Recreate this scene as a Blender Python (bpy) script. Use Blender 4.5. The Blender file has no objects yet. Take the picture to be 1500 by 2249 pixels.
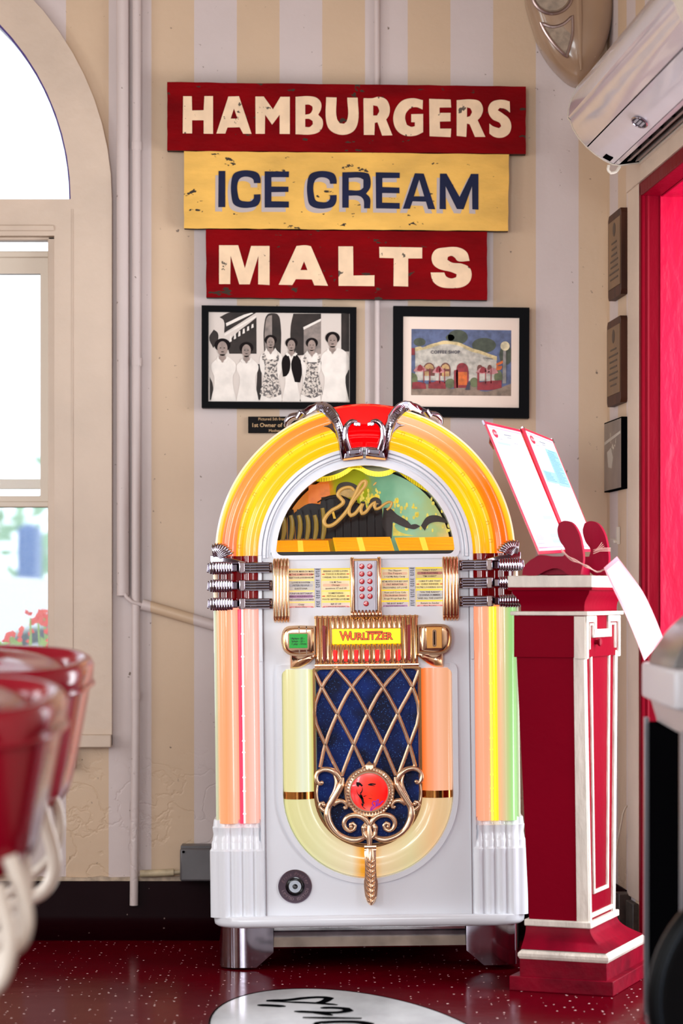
import bpy, math, random
from mathutils import Vector, Matrix, Quaternion
random.seed(7)
PI = math.pi
C = bpy.context.scene.collection
S = bpy.context.scene
FPX = 5311.0; HZ = 1310.0                                   # focal length in px, horizon row

# ---------------------------------------------------------------- camera
cam = bpy.data.objects.new('camera', bpy.data.cameras.new('camera')); C.objects.link(cam)
cam.location = (0, 0, 1.0); cam.rotation_euler = (PI/2, 0, 0)
cam.data.lens = FPX/2249*36; cam.data.sensor_width = 36; cam.data.sensor_fit = 'AUTO'
cam.data.shift_y = (HZ-1124.5)/2249
cam.data.dof.use_dof = True; cam.data.dof.focus_distance = 6.6; cam.data.dof.aperture_fstop = 2.6
cam.data.clip_end = 100
S.camera = cam

def lin(c):
    c = c/255.0
    return c/12.92 if c <= 0.04045 else ((c+0.055)/1.055)**2.4
def col(t): return (lin(t[0]), lin(t[1]), lin(t[2]), 1)

# ---------------------------------------------------------------- sky, daylight and front fill
w = bpy.data.worlds.new('world'); S.world = w; w.use_nodes = True
bg = w.node_tree.nodes['Background']; bg.inputs[0].default_value = (0.86, 0.93, 1.0, 1); bg.inputs[1].default_value = 1.9
def area(name, loc, rot, sx, sy, power, c=(1, 1, 1)):
    l = bpy.data.lights.new(name, 'AREA'); l.shape = 'RECTANGLE'; l.size = sx; l.size_y = sy
    l.energy = power; l.color = c
    o = bpy.data.objects.new(name, l); C.objects.link(o); o.location = loc; o.rotation_euler = rot
    return o
area('daylight_door', (1.75, 5.75, 1.25), (PI/2, 0, math.radians(100)), 1.5, 1.9, 82, (0.93, 0.96, 1))
for _i, (_y, _p) in enumerate(((1.3, 30), (3.4, 36), (5.3, 30))):
    area('daylight_left_window', (-3.05, _y, 1.6), (PI/2, 0, -PI/2), .95, 1.9, _p, (0.95, 0.97, 1))
area('front_fill_a', (-1.75, -1.8, 1.4), (PI/2, 0, math.radians(-6)), 1.3, 1.7, 122, (0.93, 0.975, 1))  # added fill from behind the camera, no window known there
area('front_fill_b', (0.25, -1.8, 2.65), (PI/2-math.radians(8), 0, 0), 1.6, .9, 62, (0.93, 0.975, 1))  # second added fill, set high to keep its reflection off the glass
S.view_settings.view_transform = 'Standard'; S.view_settings.look = 'None'
S.view_settings.exposure = 0.0; S.view_settings.gamma = 1.0; S.view_settings.use_curve_mapping = False

# ---------------------------------------------------------------- materials
def _m(name):
    m = bpy.data.materials.new(name); m.use_nodes = True
    return m, m.node_tree.nodes, m.node_tree.links, m.node_tree.nodes['Principled BSDF']
def mat(name, c, rough=0.5, metal=0, emit=0, coat=0, ec=None, vary=0, vscale=8, bump=0, bscale=60, stretch=(1, 1, 1), spots=None, spec=.5):
    m, N, L, b = _m(name); b.inputs['Specular IOR Level'].default_value = spec
    b.inputs['Base Color'].default_value = col(c); b.inputs['Roughness'].default_value = rough
    b.inputs['Metallic'].default_value = metal; b.inputs['Coat Weight'].default_value = coat
    b.inputs['Coat Roughness'].default_value = 0.06
    if emit:
        b.inputs['Emission Color'].default_value = col(ec or c); b.inputs['Emission Strength'].default_value = emit
    if vary or bump or spots:
        tc = N.new('ShaderNodeTexCoord'); mp = N.new('ShaderNodeMapping'); mp.inputs['Scale'].default_value = stretch
        L.new(tc.outputs['Object'], mp.inputs[0])
    src = None
    if vary:
        nz = N.new('ShaderNodeTexNoise'); nz.inputs['Scale'].default_value = vscale; nz.inputs['Detail'].default_value = 5
        L.new(mp.outputs[0], nz.inputs['Vector'])
        mx = N.new('ShaderNodeMix'); mx.data_type = 'RGBA'
        mx.inputs[6].default_value = col(c); mx.inputs[7].default_value = col(tuple(max(0, q*(1-vary)) for q in c))
        rp = N.new('ShaderNodeMapRange'); rp.inputs[1].default_value = .35; rp.inputs[2].default_value = .7
        L.new(nz.outputs[0], rp.inputs[0]); L.new(rp.outputs[0], mx.inputs[0]); L.new(mx.outputs[2], b.inputs['Base Color'])
        src = mx.outputs[2]
    if spots:                                              # (colour, scale, threshold)
        sc, ss, th = spots
        n2 = N.new('ShaderNodeTexNoise'); n2.inputs['Scale'].default_value = ss; n2.inputs['Detail'].default_value = 4; n2.inputs['Roughness'].default_value = .6
        L.new(mp.outputs[0], n2.inputs['Vector'])
        r2 = N.new('ShaderNodeMapRange'); r2.inputs[1].default_value = th; r2.inputs[2].default_value = th+.015
        L.new(n2.outputs[0], r2.inputs[0])
        m2 = N.new('ShaderNodeMix'); m2.data_type = 'RGBA'; m2.inputs[7].default_value = col(sc)
        if src: L.new(src, m2.inputs[6])
        else: m2.inputs[6].default_value = col(c)
        L.new(r2.outputs[0], m2.inputs[0]); L.new(m2.outputs[2], b.inputs['Base Color'])
    if bump:
        nb = N.new('ShaderNodeTexNoise'); nb.inputs['Scale'].default_value = bscale; nb.inputs['Detail'].default_value = 4
        L.new(mp.outputs[0], nb.inputs['Vector'])
        bp = N.new('ShaderNodeBump'); bp.inputs['Strength'].default_value = bump; bp.inputs['Distance'].default_value = .01
        L.new(nb.outputs[0], bp.inputs['Height']); L.new(bp.outputs[0], b.inputs['Normal'])
    return m
def gmat(name, axis, lo, hi, stops, emit=0.9, rough=.25, base=.3):  # lit coloured plastic, colour runs along an axis
    m, N, L, b = _m(name)
    tc = N.new('ShaderNodeTexCoord'); sp = N.new('ShaderNodeSeparateXYZ'); L.new(tc.outputs['Object'], sp.inputs[0])
    mr = N.new('ShaderNodeMapRange'); mr.inputs[1].default_value = lo; mr.inputs[2].default_value = hi
    L.new(sp.outputs[axis], mr.inputs[0])
    cr = N.new('ShaderNodeValToRGB'); L.new(mr.outputs[0], cr.inputs[0])
    e = cr.color_ramp.elements
    e[0].position = stops[0][0]; e[0].color = col(stops[0][1]); e[1].position = stops[-1][0]; e[1].color = col(stops[-1][1])
    for t, c in stops[1:-1]:
        q = e.new(t); q.color = col(c)
    mx = N.new('ShaderNodeMix'); mx.data_type = 'RGBA'; mx.blend_type = 'MULTIPLY'; mx.inputs[0].default_value = 1
    L.new(cr.outputs[0], mx.inputs[6]); mx.inputs[7].default_value = (base, base, base, 1)
    L.new(mx.outputs[2], b.inputs['Base Color']); L.new(cr.outputs[0], b.inputs['Emission Color'])
    b.inputs['Emission Strength'].default_value = emit; b.inputs['Roughness'].default_value = rough
    b.inputs['Coat Weight'].default_value = .5; b.inputs['Coat Roughness'].default_value = .04
    return m
def glass(name, tint=(1, 1, 1), g=.07):
    m, N, L, b = _m(name); N.remove(b)
    t = N.new('ShaderNodeBsdfTransparent'); t.inputs[0].default_value = (*tint, 1)
    gl = N.new('ShaderNodeBsdfGlossy'); gl.inputs['Roughness'].default_value = .02
    mx = N.new('ShaderNodeMixShader'); mx.inputs[0].default_value = g
    L.new(t.outputs[0], mx.inputs[1]); L.new(gl.outputs[0], mx.inputs[2])
    L.new(mx.outputs[0], N['Material Output'].inputs[0])
    return m
X0 = (333-750)/742.8; SW = .1263
def stripe_mat(name, beige, white, rough=.45):
    m, N, L, b = _m(name)
    tc = N.new('ShaderNodeTexCoord'); sp = N.new('ShaderNodeSeparateXYZ'); L.new(tc.outputs['Object'], sp.inputs[0])
    wob = N.new('ShaderNodeTexNoise'); wob.inputs['Scale'].default_value = 25
    L.new(tc.outputs['Object'], wob.inputs['Vector'])
    def mth(op, a, v):
        n = N.new('ShaderNodeMath'); n.operation = op
        if isinstance(a, float): n.inputs[0].default_value = a
        else: L.new(a, n.inputs[0])
        if isinstance(v, (int, float)): n.inputs[1].default_value = v
        else: L.new(v, n.inputs[1])
        return n.outputs[0]
    a = mth('SUBTRACT', sp.outputs[0], X0); a = mth('ADD', a, mth('MULTIPLY', wob.outputs[0], .0012))
    a = mth('DIVIDE', a, SW*2); a = mth('FRACT', a, 0); a = mth('GREATER_THAN', a, .5)
    mx = N.new('ShaderNodeMix'); mx.data_type = 'RGBA'; L.new(a, mx.inputs[0])
    mx.inputs[6].default_value = col(beige); mx.inputs[7].default_value = col(white)
    nz = N.new('ShaderNodeTexNoise'); nz.inputs['Scale'].default_value = 3; nz.inputs['Detail'].default_value = 6
    L.new(tc.outputs['Object'], nz.inputs['Vector'])
    mr = N.new('ShaderNodeMapRange'); mr.inputs[1].default_value = .3; mr.inputs[2].default_value = .75; mr.inputs[3].default_value = 1.0; mr.inputs[4].default_value = .9
    L.new(nz.outputs[0], mr.inputs[0])
    m2 = N.new('ShaderNodeMix'); m2.data_type = 'RGBA'; m2.blend_type = 'MULTIPLY'; m2.inputs[0].default_value = 1
    L.new(mx.outputs[2], m2.inputs[6]); L.new(mr.outputs[0], m2.inputs[7])
    # fine dirt specks
    vs = N.new('ShaderNodeTexNoise'); vs.inputs['Scale'].default_value = 55; vs.inputs['Detail'].default_value = 3
    L.new(tc.outputs['Object'], vs.inputs['Vector'])
    r2 = N.new('ShaderNodeMapRange'); r2.inputs[1].default_value = .72; r2.inputs[2].default_value = .76; L.new(vs.outputs[0], r2.inputs[0])
    m3 = N.new('ShaderNodeMix'); m3.data_type = 'RGBA'; m3.inputs[7].default_value = col((110, 90, 75))
    L.new(r2.outputs[0], m3.inputs[0]); L.new(m2.outputs[2], m3.inputs[6]); L.new(m3.outputs[2], b.inputs['Base Color'])
    b.inputs['Roughness'].default_value = rough
    # plaster relief: soft everywhere, cracked low down
    nb = N.new('ShaderNodeTexNoise'); nb.inputs['Scale'].default_value = 45; nb.inputs['Detail'].default_value = 5
    L.new(tc.outputs['Object'], nb.inputs['Vector'])
    vo = N.new('ShaderNodeTexVoronoi'); vo.feature = 'DISTANCE_TO_EDGE'; vo.inputs['Scale'].default_value = 5.5
    wv = N.new('ShaderNodeVectorMath'); wv.operation = 'MULTIPLY_ADD'
    n3 = N.new('ShaderNodeTexNoise'); n3.inputs['Scale'].default_value = 7; n3.inputs['Detail'].default_value = 5; L.new(tc.outputs['Object'], n3.inputs['Vector'])
    L.new(n3.outputs[1], wv.inputs[0]); wv.inputs[1].default_value = (.45, .45, .45); L.new(tc.outputs['Object'], wv.inputs[2])
    L.new(wv.outputs[0], vo.inputs['Vector'])
    cr = N.new('ShaderNodeMapRange'); cr.inputs[1].default_value = 0; cr.inputs[2].default_value = .05; L.new(vo.outputs[0], cr.inputs[0])
    zz = N.new('ShaderNodeMapRange'); zz.inputs[1].default_value = .58; zz.inputs[2].default_value = .42; L.new(sp.outputs[2], zz.inputs[0])
    cm = mth('MULTIPLY', cr.outputs[0], zz.outputs[0]); cm = mth('MULTIPLY', cm, .5)
    ad = mth('ADD', mth('MULTIPLY', nb.outputs[0], .35), cm)
    bp = N.new('ShaderNodeBump'); bp.inputs['Strength'].default_value = .28; bp.inputs['Distance'].default_value = .008
    L.new(ad, bp.inputs['Height']); L.new(bp.outputs[0], b.inputs['Normal'])
    return m
def terrazzo(name, c, r0=.14, spec=.5, dim='3D', sp=(255, 240, 236)):
    m, N, L, b = _m(name); b.inputs['Specular IOR Level'].default_value = spec
    tc = N.new('ShaderNodeTexCoord')
    vo = N.new('ShaderNodeTexVoronoi'); vo.voronoi_dimensions = dim; vo.inputs['Scale'].default_value = 46; L.new(tc.outputs['Object'], vo.inputs['Vector'])
    sx = N.new('ShaderNodeSeparateColor'); L.new(vo.outputs['Color'], sx.inputs[0])
    th = N.new('ShaderNodeMath'); th.operation = 'MULTIPLY'; L.new(sx.outputs[0], th.inputs[0])
    th.inputs[1].default_value = .62
    th2 = N.new('ShaderNodeMath'); th2.operation = 'SUBTRACT'; L.new(th.outputs[0], th2.inputs[0]); th2.inputs[1].default_value = .485
    ls = N.new('ShaderNodeMath'); ls.operation = 'LESS_THAN'; L.new(vo.outputs['Distance'], ls.inputs[0]); L.new(th2.outputs[0], ls.inputs[1])
    nz = N.new('ShaderNodeTexNoise'); nz.inputs['Scale'].default_value = 4; nz.inputs['Detail'].default_value = 5; L.new(tc.outputs['Object'], nz.inputs['Vector'])
    mx = N.new('ShaderNodeMix'); mx.data_type = 'RGBA'; mx.inputs[6].default_value = col(c); mx.inputs[7].default_value = col(tuple(q*.7 for q in c))
    L.new(nz.outputs[0], mx.inputs[0])
    m2 = N.new('ShaderNodeMix'); m2.data_type = 'RGBA'; m2.inputs[7].default_value = col(sp)
    L.new(ls.outputs[0], m2.inputs[0]); L.new(mx.outputs[2], m2.inputs[6]); L.new(m2.outputs[2], b.inputs['Base Color'])
    mr = N.new('ShaderNodeMapRange'); mr.inputs[3].default_value = r0; mr.inputs[4].default_value = r0+.18; L.new(nz.outputs[0], mr.inputs[0])
    L.new(mr.outputs[0], b.inputs['Roughness'])
    bp = N.new('ShaderNodeBump'); bp.inputs['Strength'].default_value = .06; bp.inputs['Distance'].default_value = .01
    n4 = N.new('ShaderNodeTexNoise'); n4.inputs['Scale'].default_value = 14; L.new(tc.outputs['Object'], n4.inputs['Vector'])
    L.new(n4.outputs[0], bp.inputs['Height']); L.new(bp.outputs[0], b.inputs['Normal'])
    return m

# ---------------------------------------------------------------- mesh builder
def lerp(a, b, t): return a+(b-a)*t
def smooth(pts, closed=False, sub=6, corner=55):
    """Catmull-Rom through pts, keeping corners sharper than `corner` degrees."""
    P = [Vector(p) for p in pts]; n = len(P); out = []
    def tang(i, side):
        if not closed and i in (0, n-1): return (P[1]-P[0]) if i == 0 else (P[-1]-P[-2])
        a, b, c = P[(i-1) % n], P[i], P[(i+1) % n]
        d1, d2 = b-a, c-b
        if d1.length < 1e-9 or d2.length < 1e-9: return d2
        if d1.angle(d2) > math.radians(corner): return d2 if side else d1
        t = (d1.normalized()+d2.normalized()).normalized()
        return t*(d2.length if side else d1.length)
    m = n if closed else n-1
    for i in range(m):
        a, b = P[i], P[(i+1) % n]; L_ = (b-a).length
        ta = tang(i, 1); tb = tang((i+1) % n, 0)
        if ta.length: ta = ta.normalized()*L_
        if tb.length: tb = tb.normalized()*L_
        k = 1 if (abs(ta.angle(b-a, 0)) < .02 and abs(tb.angle(b-a, 0)) < .02) else sub
        for j in range(k):
            t = j/k; h = t*t*(3-2*t)
            out.append((2*t**3-3*t*t+1)*a+(t**3-2*t*t+t)*ta+h*b+(t**3-t*t)*tb)
    if not closed: out.append(P[-1])
    return out
def arc(cx, cy, r, a0, a1, n, ry=None):
    ry = ry or r
    return [(cx+r*math.cos(math.radians(lerp(a0, a1, i/n))), cy+ry*math.sin(math.radians(lerp(a0, a1, i/n)))) for i in range(n+1)]
class MB:
    def __init__(s): s.v = []; s.f = []
    def add(s, v, f, fn=None):
        o = len(s.v)
        s.v += [Vector(fn(p)) if fn else Vector(p) for p in v]; s.f += [tuple(i+o for i in q) for q in f]; return s
    def box(s, x0, x1, y0, y1, z0, z1, fn=None):
        return s.fr(x0, x1, y0, y1, z0, x0, x1, y0, y1, z1, fn)
    def fr(s, x0, x1, y0, y1, z0, a0, a1, b0, b1, z1, fn=None):
        v = [(x0, y0, z0), (x1, y0, z0), (x1, y1, z0), (x0, y1, z0), (a0, b0, z1), (a1, b0, z1), (a1, b1, z1), (a0, b1, z1)]
        return s.add(v, [(3, 2, 1, 0), (4, 5, 6, 7), (0, 1, 5, 4), (1, 2, 6, 5), (2, 3, 7, 6), (3, 0, 4, 7)], fn)
    def rings(s, R, close=True, caps=True, fn=None):
        n = len(R[0]); v = [p for r in R for p in r]; f = []
        for i in range(len(R)-1):
            for j in range(n if close else n-1):
                a, b = i*n+j, i*n+(j+1) % n
                f.append((a, b, b+n, a+n))
        if caps and close:
            f.append(tuple(reversed(range(n)))); f.append(tuple(range((len(R)-1)*n, len(R)*n)))
        return s.add(v, f, fn)
    def tube(s, pts, r, n=12, caps=True, fn=None, sub=0, closed=False):
        P = smooth(pts, closed, sub) if sub else [Vector(p) for p in pts]
        m = len(P); R = []
        rr = r if isinstance(r, (list, tuple)) else [r]
        def rad(i):
            t = i/max(1, m-1)*(len(rr)-1); k = min(int(t), len(rr)-2) if len(rr) > 1 else 0
            return rr[0] if len(rr) == 1 else lerp(rr[k], rr[k+1], t-k)
        T = []
        for i in range(m):
            a = P[(i-1) % m] if closed else P[max(i-1, 0)]; b = P[(i+1) % m] if closed else P[min(i+1, m-1)]
            T.append((b-a).normalized())
        nrm = T[0].orthogonal().normalized()
        for i in range(m):
            if i:
                q = T[i-1].rotation_difference(T[i]); nrm = (q @ nrm)
                nrm = (nrm-T[i]*nrm.dot(T[i])).normalized()
            b = T[i].cross(nrm); rd = rad(i)
            R.append([P[i]+(nrm*math.cos(2*PI*j/n)+b*math.sin(2*PI*j/n))*rd for j in range(n)])
        if closed: R.append(R[0])
        return s.rings(R, True, caps and not closed, fn)
    def lathe(s, prof, n=32, fn=None):                     # prof: (r, h) about local z
        R = [[(max(r, 1e-5)*math.cos(2*PI*j/n), max(r, 1e-5)*math.sin(2*PI*j/n), h) for j in range(n)] for r, h in prof]
        return s.rings(R, True, True, fn)
    def arcsweep(s, prof, cx, cz, a0, a1, n=32, fn=None):  # closed profile (r, y) swept round (cx, cz) in the xz plane
        R = []
        for i in range(n+1):
            a = math.radians(lerp(a0, a1, i/n))
            R.append([(cx+r*math.cos(a), y, cz+r*math.sin(a)) for r, y in prof])
        return s.rings(R, True, True, fn)
    def fill(s, loops, y0, y1, fn=None):                   # loops in (x, z), holes by even-odd
        cu = bpy.data.curves.new('t', 'CURVE'); cu.dimensions = '2D'; cu.fill_mode = 'BOTH'
        for lp in loops:
            sp = cu.splines.new('POLY'); sp.points.add(len(lp)-1)
            for i, p in enumerate(lp): sp.points[i].co = (p[0], p[1], 0, 1)
            sp.use_cyclic_u = True
        cu.extrude = abs(y1-y0)/2
        ym = (y0+y1)/2
        s._curve(cu, (lambda p: fn((p[0], ym-p[2], p[1]))) if fn else (lambda p: (p[0], ym-p[2], p[1])))
        return s
    def _curve(s, cu, fn):
        o = bpy.data.objects.new('t', cu); me = bpy.data.meshes.new_from_object(o)
        s.add([tuple(v.co) for v in me.vertices], [tuple(p.vertices) for p in me.polygons], fn)
        bpy.data.objects.remove(o); bpy.data.curves.remove(cu); bpy.data.meshes.remove(me)
    def text(s, t, x, z, size, y=0, align='CENTER', ext=.0, bold=0, xs=1, rot=0, fn=None, space=1, res=3, shear=0):
        cu = bpy.data.curves.new('t', 'FONT'); cu.body = t; cu.size = size; cu.align_x = align; cu.align_y = 'CENTER'
        cu.extrude = ext; cu.offset = bold; cu.space_character = space; cu.resolution_u = res; cu.shear = shear
        c_, s_ = math.cos(rot), math.sin(rot)
        def f(p):
            a, b = p[0]*xs, p[1]
            q = (x+a*c_-b*s_, y-p[2], z+a*s_+b*c_)
            return fn(q) if fn else q
        s._curve(cu, f); return s
    def dome(s, outline, y0, depth, n=6, fn=None, power=.5):   # pillow over an outline in xz
        P = [Vector((p[0], p[1])) for p in outline]; c = sum(P, Vector((0, 0)))/len(P); R = [[(p.x, y0, p.y) for p in P]]
        for i in range(n+1):
            a = PI/2*i/n; k = math.cos(a) if i < n else .02
            k = 1-(1-k)*1.0
            R.append([(c.x+(p.x-c.x)*k, y0-depth*math.sin(a)**power, c.y+(p.y-c.y)*k) for p in P])
        return s.rings(R[1:], True, True, fn)
def obj(name, mb, m, parent=None, bevel=0, seg=2, sc=None, loc=None, rot=None, ang=35, kind=None, label=None, flat=False):
    me = bpy.data.meshes.new(name); k = sc or 1
    me.from_pydata([tuple(p*k) for p in mb.v], [], mb.f); me.validate(); me.update()
    import bmesh
    b = bmesh.new(); b.from_mesh(me); bmesh.ops.recalc_face_normals(b, faces=b.faces); b.to_mesh(me); b.free()
    if not flat:
        me.polygons.foreach_set('use_smooth', [True]*len(me.polygons)); me.set_sharp_from_angle(angle=math.radians(ang))
    me.materials.append(m)
    o = bpy.data.objects.new(name, me); C.objects.link(o)
    if parent: o.parent = parent
    if loc: o.location = loc
    if rot: o.rotation_euler = rot
    if bevel:
        bv = o.modifiers.new('bevel', 'BEVEL'); bv.width = bevel; bv.segments = seg; bv.limit_method = 'ANGLE'; bv.angle_limit = math.radians(40)
    if kind: o['kind'] = kind
    if label: o['label'] = label
    return o
def tag(o, label, cat, group=None, kind=None):
    o['label'] = label; o['category'] = cat
    if group: o['group'] = group
    if kind: o['kind'] = kind
    return o
def thing(name, label, cat, loc=(0, 0, 0), rot=(0, 0, 0), group=None):
    o = bpy.data.objects.new(name, None); C.objects.link(o); o.empty_display_size = .1
    o.location = loc; o.rotation_euler = rot
    return tag(o, label, cat, group)
def struct(name, label, *a, **k):
    o = obj(name, *a, kind='structure', **k); o['label'] = label; return o
def W(px, py, Y): return Vector(((px-750)/FPX*Y, Y, 1-(py-HZ)/FPX*Y))
def wx(px, Y=7.15): return (px-750)/FPX*Y
def wz(py, Y=7.15): return 1-(py-HZ)/FPX*Y

BEIGE = (205, 176, 146); WHT = (206, 190, 186)
m_stripe = stripe_mat('striped_wall_paint', BEIGE, WHT)
m_casing = mat('beige_casing_paint', (206, 184, 164), .4, vary=.06, vscale=5, bump=.12, bscale=40)
m_floor = terrazzo('red_terrazzo', (92, 0, 13), .07, .012, '2D')
m_doorlit = mat('red_gloss_paint_lit', (190, 0, 52), .36, coat=.03, spec=.2, bump=.6, bscale=22, stretch=(1, 1, .35), vary=.12, vscale=9)  # red door paint with the daylight put into its colour
m_doorshade = mat('red_gloss_paint_shaded', (108, 0, 20), .4, spec=.05, bump=.3, bscale=30, stretch=(1, 1, .3))  # same red door paint with the shade put into its colour
m_offwhite = mat('off_white_paint', (222, 212, 198), .45, bump=.2, bscale=70, vary=.08)
m_black = mat('black_plastic', (6, 6, 8), .5, spec=.0)
m_chrome = mat('polished_chrome', (176, 169, 181), .09, 1)
m_gold = mat('champagne_gold_metal', (238, 198, 160), .17, 1)
m_whitelac = mat('white_lacquer', (241, 245, 252), .25, coat=.3)
# ---------------------------------------------------------------- the room
def ellipse_floor(): pass
mb = MB(); mb.box(-3.2, 3.0, -2.0, 9.5, -.1, 0)
fl = struct('floor', 'dark red terrazzo floor with pale speckles', mb, m_floor)
# marble oval inlay with black script strokes
th = .2094; ec = (.02, 5.48); ea, eb = .302, .687
def eell(k):
    out = []
    for i in range(72):
        t = 2*PI*i/72; a, b = ea*k*math.cos(t), eb*k*math.sin(t)
        out.append((ec[0]+a*math.cos(th)-b*math.sin(th), ec[1]+a*math.sin(th)+b*math.cos(th)))
    return out
m_marble = mat('white_marble', (205, 208, 210), .12, vary=.22, vscale=6, stretch=(1, .5, 1))
flat = lambda z0: (lambda p: (p[0], p[2], z0+p[1]))
mb = MB(); mb.fill([eell(1.0)], -.0005, .0015, flat(0)); obj('marble_inlay', mb, m_marble, fl, label='white marble oval set flush in the red floor')
mb = MB(); mb.fill([eell(1.012), eell(1.0)], -.0005, .002, flat(0)); obj('inlay_border', mb, m_black, fl)
def fl_pt(zx, zy):                                         # a mark on the floor seen at a spot of the photograph
    px, py = 440+zx/2.273, 2100+zy/2.273
    Y = FPX/(py-HZ); return Vector((wx(px, Y), Y, .0022))
mb = MB()
def floor_stroke(pts, wd):
    P = smooth([fl_pt(*p) for p in pts], sub=6)
    R = []
    for i, p in enumerate(P):
        t = (P[min(i+1, len(P)-1)]-P[max(i-1, 0)]).normalized(); n_ = Vector((-t.y, t.x, 0))
        e = min(i, len(P)-1-i)/2.5; k = min(1, .25+e)
        R.append([p-n_*wd*k, p+n_*wd*k, p+n_*wd*k+Vector((0, 0, .001)), p-n_*wd*k+Vector((0, 0, .001))])
    mb.rings(R)
floor_stroke([(330, 226), (430, 224), (530, 213), (610, 210), (645, 215), (615, 232), (585, 240)], .011)
floor_stroke([(330, 229), (450, 234), (590, 240), (685, 248)], .008)
floor_stroke([(285, 249), (350, 251), (425, 256)], .012)
floor_stroke([(470, 280), (560, 284), (680, 286), (742, 278), (725, 266), (660, 262), (600, 263)], .011)
floor_stroke([(560, 285), (610, 292), (660, 300)], .008)
floor_stroke([(512, 311), (640, 313), (805, 315)], .016)
floor_stroke([(560, 352), (590, 337), (690, 332), (800, 335), (860, 350)], .014)
obj('inlay_lettering', mb, m_black, fl)

# back wall with the arched window opening, real thickness
ax, az, ar = wx(-395), wz(440), 555/742.8
xl, xr = ax-ar, ax+ar
hole1 = [(ax+ar*math.cos(math.radians(a)), az+ar*math.sin(math.radians(a))) for a in range(0, 181, 6)]
hz0 = wz(1600)
loop = [(-3.2, 0), (.785, 0), (.785, 3.5), (-3.2, 3.5)]
hole = hole1+[(xl, hz0), (xr, hz0)]
mb = MB(); mb.fill([loop, hole], 7.15, 7.37)
wall_back = struct('wall_back', 'cream and beige striped plaster wall behind the jukebox', mb, m_stripe)

# window casing (flat board round the opening) and window parts
win = bpy.data.objects.new('window_1', None); C.objects.link(win); win['kind'] = 'structure'; win['label'] = 'arched window at the left edge with a sash below a half-round light'
Rc = 642/742.8; cb = wz(1637)
out = [(ax+Rc*math.cos(math.radians(a)), az+Rc*math.sin(math.radians(a))) for a in range(0, 181, 5)]+[(ax-Rc, cb), (ax+Rc, cb)]
archhole = [(ax+(ar-.004)*math.cos(math.radians(a)), az+(ar-.004)*math.sin(math.radians(a))) for a in range(0, 181, 5)]
tz = wz(520)
rx1 = wx(121); rx0 = 2*ax-rx1
recth = [(rx0, wz(1595)), (rx1, wz(1595)), (rx1, tz), (rx0, tz)]
mb = MB(); mb.fill([out, archhole, recth], 7.128, 7.16); obj('casing', mb, m_casing, win, bevel=.002)
mb = MB(); mb.box(ax-Rc, ax+Rc, 7.105, 7.15, cb-.004, cb+.034); obj('sill_board', mb, m_casing, win, bevel=.003)
mb = MB(); mb.box(ax-Rc+.1, wx(167), 7.12, 7.15, wz(1686), cb-.006); obj('sill_apron', mb, m_casing, win, bevel=.002)
mb = MB()
mb.box(rx0, rx1, 7.122, 7.15, wz(510), wz(497)); mb.box(wx(105), rx1, 7.150, 7.20, wz(1595), tz); mb.box(rx0, rx0+.03, 7.15, 7.2, wz(1595), tz)
mb.box(rx0, rx1, 7.150, 7.20, wz(527), tz)
obj('jamb_moulding', mb, m_casing, win, bevel=.003)
# a thin beaded line down the casing
mb = MB(); mb.tube([(wx(161.5), 7.127, cb+.03), (wx(161.5), 7.127, wz(462))], .0018, 6); obj('casing_bead', mb, m_casing, win)
m_sash = mat('pale_sash_paint', (205, 190, 172), .4)
Ys = 7.19
mb = MB()
mb.fill([[(rx0+.01, wz(1113)), (wx(104), wz(1113)), (wx(104), wz(548)), (rx0+.01, wz(548))], [(rx0+.06, wz(1088)), (wx(85), wz(1088)), (wx(85), wz(597)), (rx0+.06, wz(597))]], Ys, Ys+.035)
mb.box(rx0, wx(104), Ys-.01, Ys+.03, wz(562), wz(548)); mb.box(rx0, wx(104), Ys-.008, Ys+.02, wz(1113), wz(1100))
obj('upper_sash', mb, m_sash, win, bevel=.003)
mb = MB(); mb.box(rx0, wx(85), Ys+.02, Ys+.04, wz(1072), wz(1050)); obj('meeting_rail', mb, m_sash, win, bevel=.002)
m_glass = glass('window_glass', (.97, .99, 1), .006)
mb = MB(); mb.box(rx0, wx(86), Ys+.018, Ys+.022, wz(1090), wz(596)); obj('pane', mb, m_glass, win)
mb = MB(); mb.box(rx0, rx1, Ys+.044, Ys+.048, wz(1596), wz(1100)); obj('pane', mb, m_glass, win)
mb = MB(); mb.fill([archhole], Ys+.01, Ys+.014); obj('pane', mb, m_glass, win)
m_purple = mat('dark_violet_edge', (70, 45, 120), .4)
mb = MB(); mb.arcsweep([(ar-.004, 7.135), (ar-.0095, 7.14), (ar-.0095, 7.2), (ar-.004, 7.2)], ax, az, 0, 180, 48); obj('arch_rim', mb, m_purple, win, label='thin violet rim round the arched glass')

# right wall: runs towards the camera from the corner, opening for the door
ang = math.atan2(.079, -.997)                              # heading of the wall
wr = bpy.data.objects.new('wall_right', None)
ux, uy = .079, -.997
def RW(s, d, z):                                           # s along wall from corner, d into the room, z up
    return Vector((.785+ux*s+uy*d, 7.15+uy*s-ux*d, z))
def rwmap(p): return (p[0], p[1], p[2])
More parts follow.
